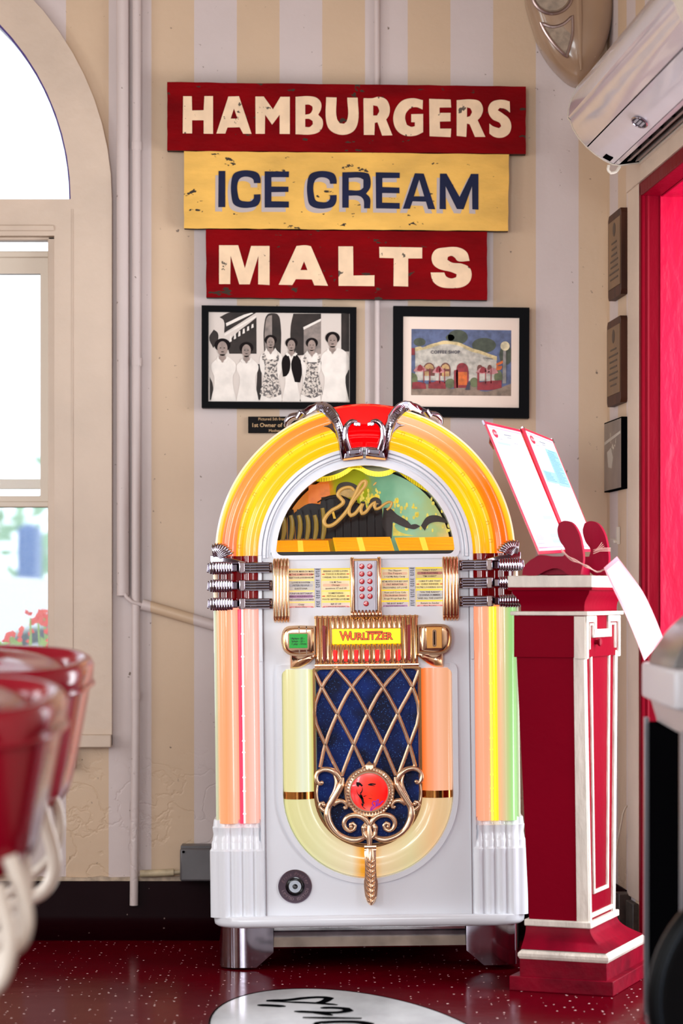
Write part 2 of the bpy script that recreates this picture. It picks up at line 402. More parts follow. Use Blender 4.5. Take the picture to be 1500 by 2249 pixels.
# mesh in local frame: x = distance along the wall (+ stripe phase), y = into the wall, z up
RWM = Matrix(((ux, -uy, 0, .785-ux*.785), (uy, ux, 0, 7.15-uy*.785), (0, 0, 1, 0), (0, 0, 0, 1)))
s_j = .504
mb = MB()
mb.fill([[(.785, 0), (.785+s_j, 0), (.785+s_j, 2.13), (.785+1.85, 2.13), (.785+1.85, 0), (10, 0), (10, 3.5), (.785, 3.5)]], 0, .34)
wall_right = struct('wall_right', 'cream striped side wall with the red doorway', mb, m_stripe)
wall_right.matrix_world = RWM
def rbox(mb, s0, s1, d0, d1, z0, z1):                      # box on the right wall, d = out into the room
    return mb.box(.785+s0, .785+s1, -d1, -d0, z0, z1)
mb = MB(); rbox(mb, .345, s_j-.008, 0, .008, .16, 2.24); rbox(mb, .345, 1.85, 0, .012, 2.135, 2.235)
t1 = struct('trim_1', 'beige painted casing board round the doorway', mb, m_casing, bevel=.002); t1.matrix_world = RWM
door = bpy.data.objects.new('door_1', None); C.objects.link(door); door['kind'] = 'structure'; door['label'] = 'deep doorway painted glossy red'
door.matrix_world = RWM
mb = MB(); mb.box(.785+s_j-.008, .785+s_j+.022, -.006, .05, 0, 2.13); obj('door_frame', mb, m_doorshade, door, bevel=.004)
mb = MB(); mb.tube([(.785+s_j+.018, .012, 0), (.785+s_j+.018, .012, 2.12)], .007, 8); obj('frame_bead', mb, m_doorshade, door)
mb = MB(); mb.box(.785+s_j+.012, .785+s_j+.026, .046, .36, 0, 2.12); obj('jamb', mb, m_doorlit, door, bevel=.002, label='glossy red jamb with streaked paint, daylight put into its colour')
mb = MB(); mb.box(.785+s_j-.008, .785+1.9, -.006, .05, 2.098, 2.137); obj('door_head', mb, m_doorshade, door, bevel=.004)
mb = MB(); mb.box(.785+s_j+.01, .785+1.9, .05, .2, 2.095, 2.12); obj('soffit_board', mb, m_doorlit, door, bevel=.003)
mb = MB(); mb.box(.785+s_j+.01, .785+1.9, .204, .36, 2.095, 2.12); obj('soffit_board', mb, m_doorlit, door, bevel=.003)

# other walls (out of view, they close the room round the daylight and fill openings)
m_cream = mat('cream_wall_paint', (225, 205, 178), .6)
mb = MB(); mb.fill([[(-2.1, 0), (7.15, 0), (7.15, 3.5), (-2.1, 3.5)], *[[(_y-.55, .6), (_y+.55, .6), (_y+.55, 2.6), (_y-.55, 2.6)] for _y in (1.3, 3.4, 5.3)]], 0, .2, lambda p: (-3.2-p[1], p[0], p[2]))
struct('wall_left', 'cream wall with wide windows outside the frame', mb, m_cream)
mb = MB(); mb.fill([[(-3.4, 0), (3.2, 0), (3.2, 3.5), (-3.4, 3.5)], [(-2.45, .5), (-1.05, .5), (-1.05, 2.4), (-2.45, 2.4)], [(-.6, 2.15), (1.1, 2.15), (1.1, 3.15), (-.6, 3.15)]], -2.1, -1.9)
struct('wall_front', 'unseen dark red wall behind the camera with two added openings', mb, mat('maroon_wall_paint', (96, 40, 42), .6))  # kept dark for the chrome to mirror; openings added for the fill lamps
mb = MB(); mb.box(-3.4, 3.2, -2.1, 7.4, 3.5, 3.6); struct('ceiling', 'plain tan ceiling', mb, mat('tan_ceiling_paint', (150, 128, 108), .7))

# coved terrazzo base along back wall and side wall
def cove(fn, L0, L1, inv=1):
    prof = [(0, .168), (-.008, .168), (-.012, .155), (-.014, .06)]+[(-.014-.11*(1-math.cos(math.radians(a))), .06-.06*math.sin(math.radians(a))) for a in range(15, 91, 15)]+[(0, 0)]
    m_ = MB(); m_.rings([[fn(L0, p[0], p[1]) for p in prof], [fn(L1, p[0], p[1]) for p in prof]]); return m_
m_cove = terrazzo('red_terrazzo_cove', (24, 0, 4), .35, .04, '3D', (120, 100, 96))
struct('baseboard_back', 'dark red coved terrazzo base along the striped wall', cove(lambda l, d, z: (l, 7.15+d, z+(.004 if z > .1 and l < 0 else 0)), -3.2, .785), m_cove)
struct('baseboard_right', 'dark red coved terrazzo base beside the doorway', cove(lambda l, d, z: RW(l, -d*.6, z), .0, .30), m_cove)
m_dirtwood = mat('worn_dark_trim', (70, 60, 52), .5, vary=.4, vscale=30)
mb = MB(); p = [RW(.30, 0, 0), RW(.36, 0, 0), RW(.36, .035, 0), RW(.30, .035, 0)]
mb.rings([p, [q+Vector((0, 0, .165)) for q in p]]); mb2 = MB()
p = [RW(.37, 0, 0), RW(.47, 0, 0), RW(.47, .018, 0), RW(.37, .018, 0)]; mb.rings([p, [q+Vector((0, 0, .15)) for q in p]])
struct('trim_2', 'worn dark plinth block at the foot of the door casing', mb, m_dirtwood, bevel=.003)

mb = MB(); P = []; x = -3.2
while x < .78: P.append((x, .172+random.uniform(-.003, .004))); x += .03
mb.fill([P+[(.785, .173), (.785, .160), (-3.2, .160)]], 7.138, 7.15)
struct('trim_3', 'thin uneven cream paint line above the dark red cove', mb, mat('grimy_cream_paint', (200, 176, 150), .5, vary=.35, vscale=30))
# pipes and conduits painted with the wall
def pipe(name, pts, r, label, mtl=m_stripe, extra=None):
    mb = MB(); mb.tube(pts, r, 14)
    for c in (extra or []): mb.tube([Vector(c)-Vector((0, 0, .012)), Vector(c)+Vector((0, 0, .012))], r*1.15, 14)
    return tag(obj(name, mb, mtl), label, 'pipe')
pipe('wall_pipe', [(wx(269, 7.13), 7.13, 3.5), (wx(270, 7.13), 7.13, wz(1308, 7.13))], .0185, 'cream vertical pipe beside the window casing, broken off at mid height')
pipe('wall_pipe', [(wx(301, 7.125), 7.125, 3.5), (wx(298, 7.125), 7.125, wz(1600, 7.12)), (wx(294, 7.125), 7.125, .09)], .0125, 'thin cream vertical pipe running from the ceiling to the floor left of the signs', extra=[(wx(300, 7.125), 7.125, wz(795, 7.12)), (wx(298, 7.125), 7.125, wz(1527, 7.12)), (wx(300, 7.125), 7.125, wz(320, 7.12))])
pipe('wall_pipe', [W(312, 1327, 7.125), W(600, 1412, 7.125)], .0165, 'cream pipe sloping down to the right behind the jukebox')
pipe('wall_pipe', [(wx(828, 7.14), 7.14, 3.5), (wx(828, 7.14), 7.14, .5)], .0085, 'slim cream conduit running behind the signs between the two framed pictures')
pipe('conduit_elbow', [W(272, 1298, 7.122), W(278, 1312, 7.115), W(290, 1322, 7.112), W(313, 1329, 7.12)], .006, 'small bent grey conduit between the broken pipe and the sloping pipe')
mb = MB(); mb.tube([W(308, 1919, 7.12), W(382, 1916, 7.12)], .011, 12); mb.tube([W(382, 1916, 7.12), W(396, 1915, 7.12)], .007, 10)
tag(obj('floor_conduit', mb, mat('aged_cream_paint', (205, 185, 150), .5, vary=.3, vscale=25)), 'short cream conduit along the cove leading to the grey box', 'pipe')
m_grey = mat('grey_enamel', (92, 88, 90), .4, vary=.15)
jb = thing('junction_box', 'grey metal electrical box low on the wall left of the jukebox', 'electrical box')
mb = MB(); mb.box(wx(396, 7.08), wx(520, 7.08), 7.06, 7.138, wz(1934, 7.08), wz(1862, 7.08)); obj('cover', mb, m_grey, jb, bevel=.006)
mb = MB(); mb.box(wx(398, 7.1), wx(520, 7.1), 7.075, 7.14, wz(1866, 7.08), wz(1857, 7.08)); obj('back_plate', mb, m_grey, jb, bevel=.002)
mb = MB(); mb.lathe([(.004, 0), (.004, .003), (.002, .004)], 10, lambda p: (wx(403, 7.06)+p[0], 7.06-p[2], wz(1871, 7.06)+p[1])); obj('screw', mb, m_black, jb)

# ---------------------------------------------------------------- outside the window
g = MB(); g.box(-14, 6, 7.6, 30, -.35, -.3); struct('pavement', 'pale street outside the window', g, mat('pale_asphalt', (170, 172, 175), .8))
car = thing('parked_car', 'pale silver car parked outside the window, seen below the sash', 'car', (0, 0, 0))
YC = 13.5; m_car = mat('pale_car_paint', (225, 228, 232), .25, coat=.6); k = YC/FPX
def cz(py): return 1-(py-HZ)*k
def cx(px): return (px-750)*k
whx, whz, whr = cx(95), cz(1490), 118*k
prof = [(cx(-1500), cz(1560)), (cx(-1480), cz(1330)), (cx(-1300), cz(1290)), (cx(-1100), cz(1260)), (cx(-850), cz(1080)), (cx(-300), cz(1075)), (cx(-60), cz(1262)), (cx(60), cz(1268)), (cx(250), cz(1300)), (cx(300), cz(1350)), (cx(310), cz(1560))]
arch = [(whx+whr*1.0*math.cos(math.radians(a)), whz+whr*1.0*math.sin(math.radians(a))) for a in range(0, 181, 12)]
body = prof+[(whx+whr, cz(1560))]+arch+[(whx-whr, cz(1560))]
mb = MB(); mb.fill([body], YC, YC+1.7); obj('car_body', mb, m_car, car, bevel=.05, seg=3)
mb = MB(); mb.fill([[(cx(-1080), cz(1255)), (cx(-830), cz(1100)), (cx(-320), cz(1095)), (cx(-120), cz(1250))]], YC-.01, YC+.05); obj('car_window', mb, mat('car_glass', (60, 75, 95), .05), car)
mb = MB(); mb.lathe([(whr*.93, 0), (whr*.93, .2), (whr*.7, .22), (whr*.6, .12), (.0, .12)], 36, lambda p: (whx+p[0], YC+.22-p[2], whz+p[1])); obj('tyre', mb, mat('tyre_rubber', (45, 52, 60), .7), car)
mb = MB(); mb.lathe([(whr*.66, 0), (whr*.66, .05), (whr*.5, .03), (whr*.2, .06), (0, .06)], 30, lambda p: (whx+p[0], YC+.02-p[2], whz+p[1])); obj('hub_cap', mb, m_car, car)
# tall blue panel and pale pillars across the street
st = thing('blue_post_box', 'blurred tall blue street cabinet behind the parked car', 'street cabinet')
Y2 = 19; mb = MB(); k2 = Y2/FPX
mb.box((38-750)*k2, (78-750)*k2, Y2, Y2+.4, -.3, 1+(HZ-1158)*k2); mb.fr((42-750)*k2, (74-750)*k2, Y2+.03, Y2+.37, 1+(HZ-1158)*k2, (50-750)*k2, (66-750)*k2, Y2+.1, Y2+.3, 1+(HZ-1150)*k2)
obj('cabinet', mb, mat('blue_paint', (70, 105, 160), .5), st)
hd = thing('hedge', 'pale sunlit hedge across the street', 'hedge')
mb = MB()
for i in range(420):
    x = random.uniform(-3.6, -2.0); z = random.uniform(-.3, 2.0+.3*math.sin(x*7)); y = 21+random.uniform(-.3, .3); r = random.uniform(.05, .12)
    a = random.uniform(0, PI); d = Vector((math.cos(a)*r, random.uniform(-.05, .05), math.sin(a)*r)); e = Vector((-math.sin(a)*r*.5, 0, math.cos(a)*r*.5))
    p = Vector((x, y, z)); mb.add([p-d, p+e, p+d, p-e], [(0, 1, 2, 3)])
obj('foliage', mb, mat('pale_leaf', (150, 185, 150), .8), hd, kind='stuff', flat=True)
bx = thing('flower_box', 'red flowering plant just outside the window above the chairs', 'plant')
mb = MB(); mb.box(-1.55, -.88, 7.66, 7.84,   .58, .72); obj('planter', mb, mat('terracotta', (190, 120, 90), .8), bx, bevel=.008)
m_petal = mat('red_petals', (235, 60, 45), .5); m_leaf = mat('light_green_leaf', (150, 190, 80), .5)
mp = MB(); ml = MB(); ms = MB()
for i in range(34):
    x = random.uniform(-1.35, -.9); h = .79+random.random()**1.4*.09
    if abs(x+.965) < .035: h = .93
    ms.tube([(x, 7.75, .72), (x+random.uniform(-.02, .02), 7.75, h)], .003, 5)
    for j in range(7):
        c = Vector((x+random.uniform(-.018, .018), 7.75+random.uniform(-.03, .03), h+random.uniform(-.02, .025))); r = random.uniform(.008, .016); t = random.uniform(0, PI)
        d = Vector((math.cos(t), .3, math.sin(t)))*r; e = Vector((-math.sin(t), .3, math.cos(t)))*r*.7
        mp.add([c-d, c+e, c+d, c-e], [(0, 1, 2, 3)])
    for j in range(4):
        c = Vector((x+random.uniform(-.04, .04), 7.75+random.uniform(-.05, .05), random.uniform(.72, .86))); r = random.uniform(.012, .025); t = random.uniform(0, PI)
        d = Vector((math.cos(t), .2, math.sin(t)))*r; e = Vector((-math.sin(t), .2, math.cos(t)))*r*.5
        ml.add([c-d, c+e, c+d, c-e], [(0, 1, 2, 3)])
obj('petals', mp, m_petal, bx, kind='stuff', flat=True); obj('leaves', ml, m_leaf, bx, kind='stuff', flat=True); obj('stems', ms, m_leaf, bx, kind='stuff')
# ---------------------------------------------------------------- painted sign boards
YB = 7.105
def z1(p): return (340+p[0]/3.261, 160+p[1]/3.261)
def z2(p): return (760+p[0]/3.409, 160+p[1]/3.409)
def bw(q): return (wx(q[0], YB), wz(q[1], YB))             # px -> board plane
m_signred = mat('worn_red_sign_paint', (128, 0, 7), .5, spec=.05, vary=.2, vscale=6, bump=.12, bscale=40, stretch=(1, 1, 2.2), spots=((62, 48, 40), 16, .655))
m_signyel = mat('worn_yellow_sign_paint', (236, 184, 88), .5, spec=.25, vary=.12, vscale=7, bump=.12, bscale=40, stretch=(1, 1, 2.2), spots=((48, 38, 30), 17, .645))
m_letcream = mat('worn_cream_lettering', (238, 205, 168), .5, vary=.08, vscale=20, spots=((80, 66, 52), 34, .665))
m_letnavy = mat('navy_lettering', (8, 18, 58), .5, spec=.2, vary=.2, vscale=20)
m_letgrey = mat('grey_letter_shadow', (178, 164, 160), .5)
m_edge = mat('dark_worn_edge', (40, 14, 12), .6, spec=.2)
def board(corners, mtl, label, glyphs):
    t = thing('sign_board', label, 'sign', group=None)
    P = []
    for i in range(4):
        a, b = corners[i], corners[(i+1) % 4]; n = 26 if i % 2 == 0 else 8
        for j in range(n):
            q = (lerp(a[0], b[0], j/n), lerp(a[1], b[1], j/n))
            P.append(bw((q[0]+(random.uniform(-.7, .7) if j else 0), q[1]+(random.uniform(-.7, .7) if j else 0))))
    mb = MB(); mb.fill([P], YB, YB+.006); obj('painted_face', mb, mtl, t)
    mb = MB(); mb.fill([P], YB+.006, 7.135); obj('plank', mb, m_edge, t)
    for name, mtl2, gl, dy in glyphs:
        for cv, loops in gl:
            mb = MB()
            mb.fill([[bw(cv(tuple(p))) for p in smooth([(a, b, 0) for a, b in lp], True, 6, 50)] for lp in loops], YB-dy, YB+.0005)
            obj(name, mb, mtl2, t)
    return t
L1 = [
 (z1, [[(203,168),(265,168),(267,270),(350,268),(355,167),(417,167),(417,437),(350,436),(350,340),(267,340),(267,434),(200,434)]]),
 (z1, [[(527,170),(603,168),(693,437),(633,437),(608,390),(520,392),(505,435),(441,435)],[(567,255),(592,328),(543,328)]]),
 (z1, [[(720,170),(780,170),(846,262),(900,172),(967,172),(967,438),(894,438),(894,300),(840,372),(790,300),(788,437),(722,437)]]),
 (z1, [[(1008,172),(1110,168),(1160,180),(1190,215),(1190,260),(1170,300),(1200,335),(1203,380),(1180,420),(1130,440),(1008,440)],[(1077,228),(1105,228),(1128,240),(1130,262),(1112,292),(1077,300)],[(1077,330),(1105,330),(1130,345),(1132,368),(1110,388),(1077,388)]]),
 (z1, [[(1227,175),(1302,177),(1305,330),(1325,362),(1355,365),(1375,345),(1378,178),(1453,178),(1455,350),(1430,410),(1380,440),(1310,440),(1250,405),(1228,350)]]),
 (z2, [[(130,190),(200,190),(240,180),(300,200),(327,260),(320,320),(300,350),(347,468),(270,470),(235,370),(215,375),(212,465),(133,465)],[(203,243),(235,250),(248,285),(232,320),(203,320)]]),
 (z2, [[(573,275),(530,258),(490,262),(450,300),(442,340),(455,390),(490,405),(515,400),(515,370),(488,370),(488,310),(577,308),(577,445),(520,470),(440,470),(380,430),(353,350),(370,270),(420,210),(500,190),(575,205)]]),
 (z2, [[(622,195),(783,200),(787,260),(700,260),(700,300),(782,300),(782,363),(702,365),(703,418),(787,418),(783,482),(625,475)]]),
 (z2, [[(828,205),(950,200),(1000,215),(1025,270),(1010,325),(985,355),(1043,480),(965,480),(925,385),(905,380),(900,480),(828,472)],[(905,258),(930,265),(942,292),(928,325),(905,332)]]),
 (z2, [[(1225,215),(1228,298),(1190,270),(1150,263),(1135,280),(1180,310),(1220,345),(1237,400),(1220,455),(1170,485),(1110,480),(1073,455),(1073,380),(1100,400),(1145,415),(1162,400),(1150,375),(1100,350),(1070,310),(1065,260),(1090,220),(1140,203),(1190,205)]]),
]
Cc = [(757,790),(710,790),(705,765),(680,748),(625,748),(600,770),(597,880),(610,910),(640,920),(690,918),(708,900),(710,872),(757,870),(755,915),(735,950),(695,964),(610,964),(565,940),(550,890),(548,780),(565,725),(610,703),(700,703),(740,720),(757,760)]
L2 = [
 (z1, [[(457,703),(505,703),(505,962),(455,962)]]),
 (z1, [Cc]),
 (z1, [[(787,706),(961,707),(960,748),(835,748),(835,815),(957,816),(957,853),(835,855),(835,920),(960,922),(960,965),(787,965)]]),
 (z1, [[(a+545, b+5) for a, b in Cc]]),
 (z2, [[(-28,745),(130,745),(170,755),(182,790),(180,860),(150,905),(178,935),(180,1015),(135,1015),(130,950),(105,925),(20,920),(20,1010),(-28,1010)],[(20,787),(105,787),(130,800),(130,860),(105,878),(20,878)]]),
 (z2, [[(222,745),(402,748),(402,788),(272,788),(272,855),(400,860),(400,902),(270,900),(270,972),(402,975),(402,1018),(225,1015)]]),
 (z2, [[(515,752),(582,755),(668,1022),(615,1020),(598,965),(498,962),(478,1018),(425,1018)],[(548,800),(585,925),(508,925)]]),
 (z2, [[(703,755),(752,755),(850,930),(935,757),(991,757),(991,1025),(945,1022),(943,850),(880,1022),(830,1020),(745,850),(748,1022),(700,1020)]]),
]
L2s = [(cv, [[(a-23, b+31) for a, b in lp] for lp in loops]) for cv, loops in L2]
L3 = [
 (z1, [[(460,1235),(597,1235),(645,1400),(690,1240),(822,1240),(822,1520),(740,1515),(742,1310),(680,1515),(605,1515),(543,1310),(540,1513),(460,1513)]]),
 (z1, [[(1015,1240),(1080,1235),(1118,1242),(1240,1525),(1142,1522),(1125,1480),(1010,1478),(985,1520),(887,1518)],[(1069,1350),(1093,1413),(1043,1413)]]),
 (z1, [[(1314,1243),(1420,1243),(1422,1452),(1573,1450),(1573,1528),(1316,1526)]]),
 (z2, [[(248,1303),(570,1308),(570,1390),(465,1390),(465,1600),(355,1597),(357,1388),(250,1385)]]),
 (z2, [[(925,1408),(835,1408),(815,1385),(790,1370),(762,1378),(758,1400),(790,1420),(870,1430),(925,1460),(940,1510),(925,1565),(880,1600),(800,1612),(700,1600),(650,1560),(633,1495),(735,1495),(750,1525),(790,1540),(825,1530),(828,1508),(790,1492),(690,1465),(650,1430),(642,1370),(670,1325),(740,1308),(850,1310),(905,1345)]]),
]
board([(367,180),(1155,190),(1155,338),(367,330)], m_signred, 'long worn red wooden sign board reading HAMBURGERS, topmost of the three', [('letter', m_letcream, L1, .0012)])
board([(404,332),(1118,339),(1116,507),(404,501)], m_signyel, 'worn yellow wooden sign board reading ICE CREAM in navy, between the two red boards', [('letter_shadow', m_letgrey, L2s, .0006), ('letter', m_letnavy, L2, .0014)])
board([(452,504),(1070,509),(1070,659),(453,653)], m_signred, 'short worn red wooden sign board reading MALTS above the framed pictures', [('letter', m_letcream, L3, .0012)])

# ---------------------------------------------------------------- framed pictures
YF = 7.12
def fw(px, py): return (wx(px, YF), wz(py, YF))
def framed(name, label, outer, inner, art=None):
    t = thing(name, label, 'picture')
    mb = MB(); mb.fill([[fw(*p) for p in outer], [fw(*p) for p in inner]], YF-.006, 7.149); obj('frame', mb, mat('black_frame_'+name, (8, 8, 11), .5, spec=.06), t, bevel=.0012)
    return t
def flatshapes(parent, defs, cv, Y, pre=''):
    """defs: (part name, material, [loops]) as thin printed layers, each a hair in front of the last"""
    for i, (nm, mtl, loops) in enumerate(defs):
        mb = MB()
        for lp in loops:
            q = [cv(p) for p in lp]; P = smooth([(a, b, 0) for a, b in q], True, 4, 60)
            mb.fill([[(p[0], p[1]) for p in P]], Y-.0003*(i+1), Y-.0003*(i+1)+.0002)
            if len(loops) <= 8: obj(nm, mb, mtl, parent); mb = MB()
        if len(loops) > 8: obj(nm, mb, mtl, parent, kind='stuff')
def z3(p): return fw(420+p[0]/3.947, 650+p[1]/3.947)
def z4(p): return fw(840+p[0]/4.167, 650+p[1]/4.167)
def el(cx, cy, rx, ry, n=14, a0=0): return [(cx+rx*math.cos(2*PI*i/n+a0), cy+ry*math.sin(2*PI*i/n+a0)) for i in range(n)]
# --- sepia photograph of six women
t = framed('framed_photograph', 'black framed sepia photograph of six women in aprons and white dresses', [(443,671),(783,675),(782,899),(443,896)], [(458,685),(768,688.5),(768,884),(457.5,882)])
fm = [o for o in C.objects if o.parent == t][0]
K1 = mat('photo_paper', (205, 192, 182), .35); K2 = mat('photo_dark', (52, 42, 38), .45, spec=.2, vary=.3, vscale=30); K3 = mat('photo_mid', (140, 122, 112), .35, vary=.3, vscale=40)
K4 = mat('photo_white', (232, 222, 212), .35, vary=.08, vscale=30); K5 = mat('photo_skin', (150, 126, 114), .35, vary=.2, vscale=60); K6 = mat('photo_hair', (30, 25, 25), .6, spec=.03); K7 = mat('photo_pattern', (205, 192, 180), .35, spots=((70, 58, 54), 130, .5))
mb = MB(); mb.fill([[fw(457,684),fw(769,687),fw(769,885),fw(457,883)]], YF+.004, YF+.006); obj('print', mb, K1, t)
Yp = YF+.004
women = [(270, 450, 55, 175, 385, 0, K4), (478, 470, 48, 395, 580, 0, K4), (688, 400, 42, 600, 785, 2, K7), (868, 425, 42, 790, 945, 1, K2), (1045, 425, 42, 945, 1120, 2, K7), (1225, 385, 50, 1130, 1362, 0, K4)]
hair, face, dress, pat, dark = [], [], [], [], []
for x, y, r, a, b, kd, _ in women:
    hair.append(el(x, y-r*.45, r*1.25, r*1.05, 16)); face.append(el(x, y+r*.1, r*.8, r*1.15, 16)); face.append([(x-22, y+r), (x+22, y+r), (x+28, y+r*1.9), (x, y+r*2.3), (x-28, y+r*1.9)])
    sh = y+r*1.75
    body_ = [(a, sh+45), (a+45, sh-5), (x-40, sh-25), (x, sh+35), (x+40, sh-25), (b-45, sh-5), (b, sh+45), (b, 640), (b-25, 700), (b+5, 912), (a-5, 912), (a+25, 700), (a, 640)]
    dress.append(body_)
    if kd == 1: dark.append([(a, sh+45), (a+40, sh), (x-30, sh-5), (x-8, sh+90), (x-40, 690), (a+5, 700)]); dark.append([(b-5, sh+45), (b-40, sh), (x+30, sh-5), (x-2, sh+90), (x+30, 745), (x+75, 750), (b+15, 660)])
    if kd == 2: pat.append([(x-60, sh+5), (x-30, sh+75), (x+45, sh+75), (x+62, sh+5), (x+75, sh+60), (x+55, 600), (x+95, 850), (x, 885), (x-95, 850), (x-50, 600), (x-75, sh+60)])
bgd = [[(245,183),(330,142),(565,142),(285,320),(280,210)],[(330,500),(318,420),(565,185),(566,500)],[(632,520),(632,250),(660,160),(705,148),(750,160),(775,250),(775,520)],[(862,520),(862,260),(885,152),(1125,152),(1125,500)],[(1300,480),(1300,152),(1370,152),(1370,480)],[(155,360),(195,290),(230,320),(225,400),(190,450)],[(560,900),(575,590),(610,590),(610,900)],[(1320,900),(1300,640),(1370,640),(1370,900)],[(160,900),(160,700),(185,760),(190,900)]]
bgm = [[(640,520),(640,270),(665,175),(700,165),(700,520)],[(975,500),(975,290),(1125,215),(1125,500)]]
wh = [[(285,330),(560,168),(562,185),(290,345)],[(300,235),(520,145),(540,148),(305,262)],[(970,270),(1124,195),(1124,215),(975,292)]]+[[(330+i*38, 400-i*24), (350+i*38, 392-i*24), (348+i*38, 340-i*20), (334+i*38, 346-i*20)] for i in range(6)]
col_ = [[(590+i*0, 520)] for i in range(0)]
flatshapes(t, [('printed_building', K2, bgd), ('printed_building', K3, bgm), ('printed_building', K4, wh), ('printed_dresses', K4, dress), ('printed_aprons', K7, pat), ('printed_cardigan', K6, dark), ('printed_hair', K6, hair), ('printed_faces', K5, face),
  ('printed_collars', K4, [[(x-38, y+r*1.55), (x-8, y+r*2.1), (x-34, y+r*2.3), (x-52, y+r*1.8)] for x, y, r, *_ in women]+[[(x+38, y+r*1.55), (x+8, y+r*2.1), (x+34, y+r*2.3), (x+52, y+r*1.8)] for x, y, r, *_ in women]),
  ('printed_features', K6, [el(x-r*.3, y, r*.13, r*.07, 8) for x, y, r, *_ in women]+[el(x+r*.3, y, r*.13, r*.07, 8) for x, y, r, *_ in women]+[el(x, y+r*.62, r*.26, r*.07, 8) for x, y, r, *_ in women]),
  ], z3, Yp)
# --- coffee shop painting
t = framed('framed_painting', 'black framed painting of a coffee shop with red parasols, in a cream mount', [(863.5,672.3),(1162.5,676),(1162,919),(863,914)], [(885.6,695),(1140.5,698.5),(1139.5,896),(885,893)])
mb = MB(); mb.fill([[fw(884,694),fw(1142,697),fw(1141,897),fw(884,894)], [z4(p) for p in [(265,300),(1180,313),(1178,915),(262,907)]]], YF+.002, YF+.005); obj('mount', mb, mat('cream_mount_card', (236, 216, 200), .6), t)
Q = lambda n, c, **k: mat('paint_'+n, c, .6, vary=.25, vscale=60, **k)
mb = MB(); mb.fill([[z4(p) for p in [(260,295),(1185,308),(1183,920),(258,912)]]], YF+.005, YF+.006); obj('canvas', mb, Q('sky_blue', (96, 108, 145)), t)
tr = Q('tree_green', (74, 82, 66)); cr_ = Q('wall_cream', (205, 198, 185)); yl = Q('trim_yellow', (228, 205, 150)); rd = Q('parasol_red', (150, 42, 50)); orr = Q('doorway_orange', (225, 110, 40)); brn = Q('path_brown', (150, 128, 110)); pk = Q('parasol_pink', (205, 140, 140)); ink = mat('paint_ink', (60, 55, 70), .6); grn = Q('shrub_green', (110, 118, 80)); yb = Q('window_glow', (205, 165, 110))
def para(x, y, w): return [(x-w, y+20), (x-w*.5, y-22), (x, y-34), (x+w*.55, y-20), (x+w, y+12), (x+w*.3, y+24), (x-w*.4, y+26)]
flatshapes(t, [
 ('painted_trees', tr, [el(690,375,92,66,12), el(340,420,55,38,10), el(930,450,110,68,12), el(1130,540,60,90,10), el(620,380,40,30,8)]),
 ('painted_building', cr_, [[(300,770),(300,480),(420,455),(560,415),(700,430),(820,485),(900,505),(1045,560),(1045,780)]]),
 ('painted_parapet', yl, [[(298,505),(298,470),(350,462),(370,475),(420,448),(500,425),(560,408),(640,415),(700,424),(760,450),(830,480),(900,500),(980,530),(1048,552),(1048,590),(900,530),(820,510),(700,455),(560,440),(420,480)]]),
 ('painted_ground', brn, [[(263,906),(263,800),(560,820),(640,850),(700,820),(850,820),(900,870),(1100,830),(1178,800),(1177,914)]]),
 ('painted_shrubs', grn, [[(266,830),(268,700),(310,720),(320,830)], el(620,800,45,45,10), el(840,790,40,45,10), el(1060,740,38,60,10)]),
 ('painted_arches', mat('paint_brown', (110, 60, 50), .6), [[(378,730),(378,650),(400,618),(428,610),(460,622),(478,655),(478,730)], [(530,730),(530,655),(550,620),(578,610),(605,622),(622,655),(622,730)], [(868,690),(868,650),(880,632),(895,630),(912,640),(917,690)], [(962,690),(962,650),(972,632),(985,630),(998,640),(1002,690)]]),
 ('painted_windows', yb, [[(388,668),(392,640),(428,620),(462,640),(468,668)], [(540,668),(546,640),(578,620),(606,640),(612,668)], [(385,730),(385,690),(425,690),(425,730)], [(545,735),(545,690),(610,690),(610,735)]]),
 ('painted_door', rd, [[(678,840),(678,665),(690,630),(725,612),(765,625),(785,665),(785,840)], [(655,845),(655,680),(690,672),(690,840)], [(266,540),(266,475),(296,478),(296,540)]]),
 ('painted_doorway', orr, [[(694,815),(694,695),(775,695),(775,815)], [(1040,620),(1100,590),(1108,612),(1045,640)], [(1040,680),(1045,640),(1098,640),(1085,672)]]),
 ('painted_parasols', pk, [para(345,668,62), para(515,680,60), para(920,685,66), para(1010,690,50)]),
 ('painted_furniture', rd, [[(270,850),(275,790),(330,785),(395,800),(400,850)], [(420,845),(425,780),(460,790),(500,775),(575,790),(580,850)], [(868,860),(868,700),(885,700),(885,790),(960,780),(1090,770),(1090,840),(1000,860)]]+[[(x, 800), (x, 660), (x+8, 660), (x+8, 800)] for x in (375, 430, 520, 565, 940, 990)]+[para(345,660,30), para(515,672,30), para(920,678,34)]),
 ('painted_lamp_post', Q('post_grey', (150, 145, 140)), [[(1098,800),(1105,500),(1130,500),(1132,800)]]),
 ('painted_lamp', Q('lamp_cream', (235, 220, 180)), [el(1122,458,42,42,14)]),
 ('painted_easel', ink, [[(758,860),(780,790),(805,790),(800,860)]]),
 ], z4, YF+.005)
mb = MB(); a_ = z4((575, 515)); mb.text('COFFEE SHOP', a_[0], a_[1], .0125, YF+.0005, bold=.0003, ext=.0002, xs=1.02, space=1.1)
a_ = z4((965, 572)); mb.text('CORONA', a_[0], a_[1], .0062, YF+.0005, ext=.0002, rot=-.12, space=1.1)
obj('painted_lettering', mb, ink, t, kind='stuff')
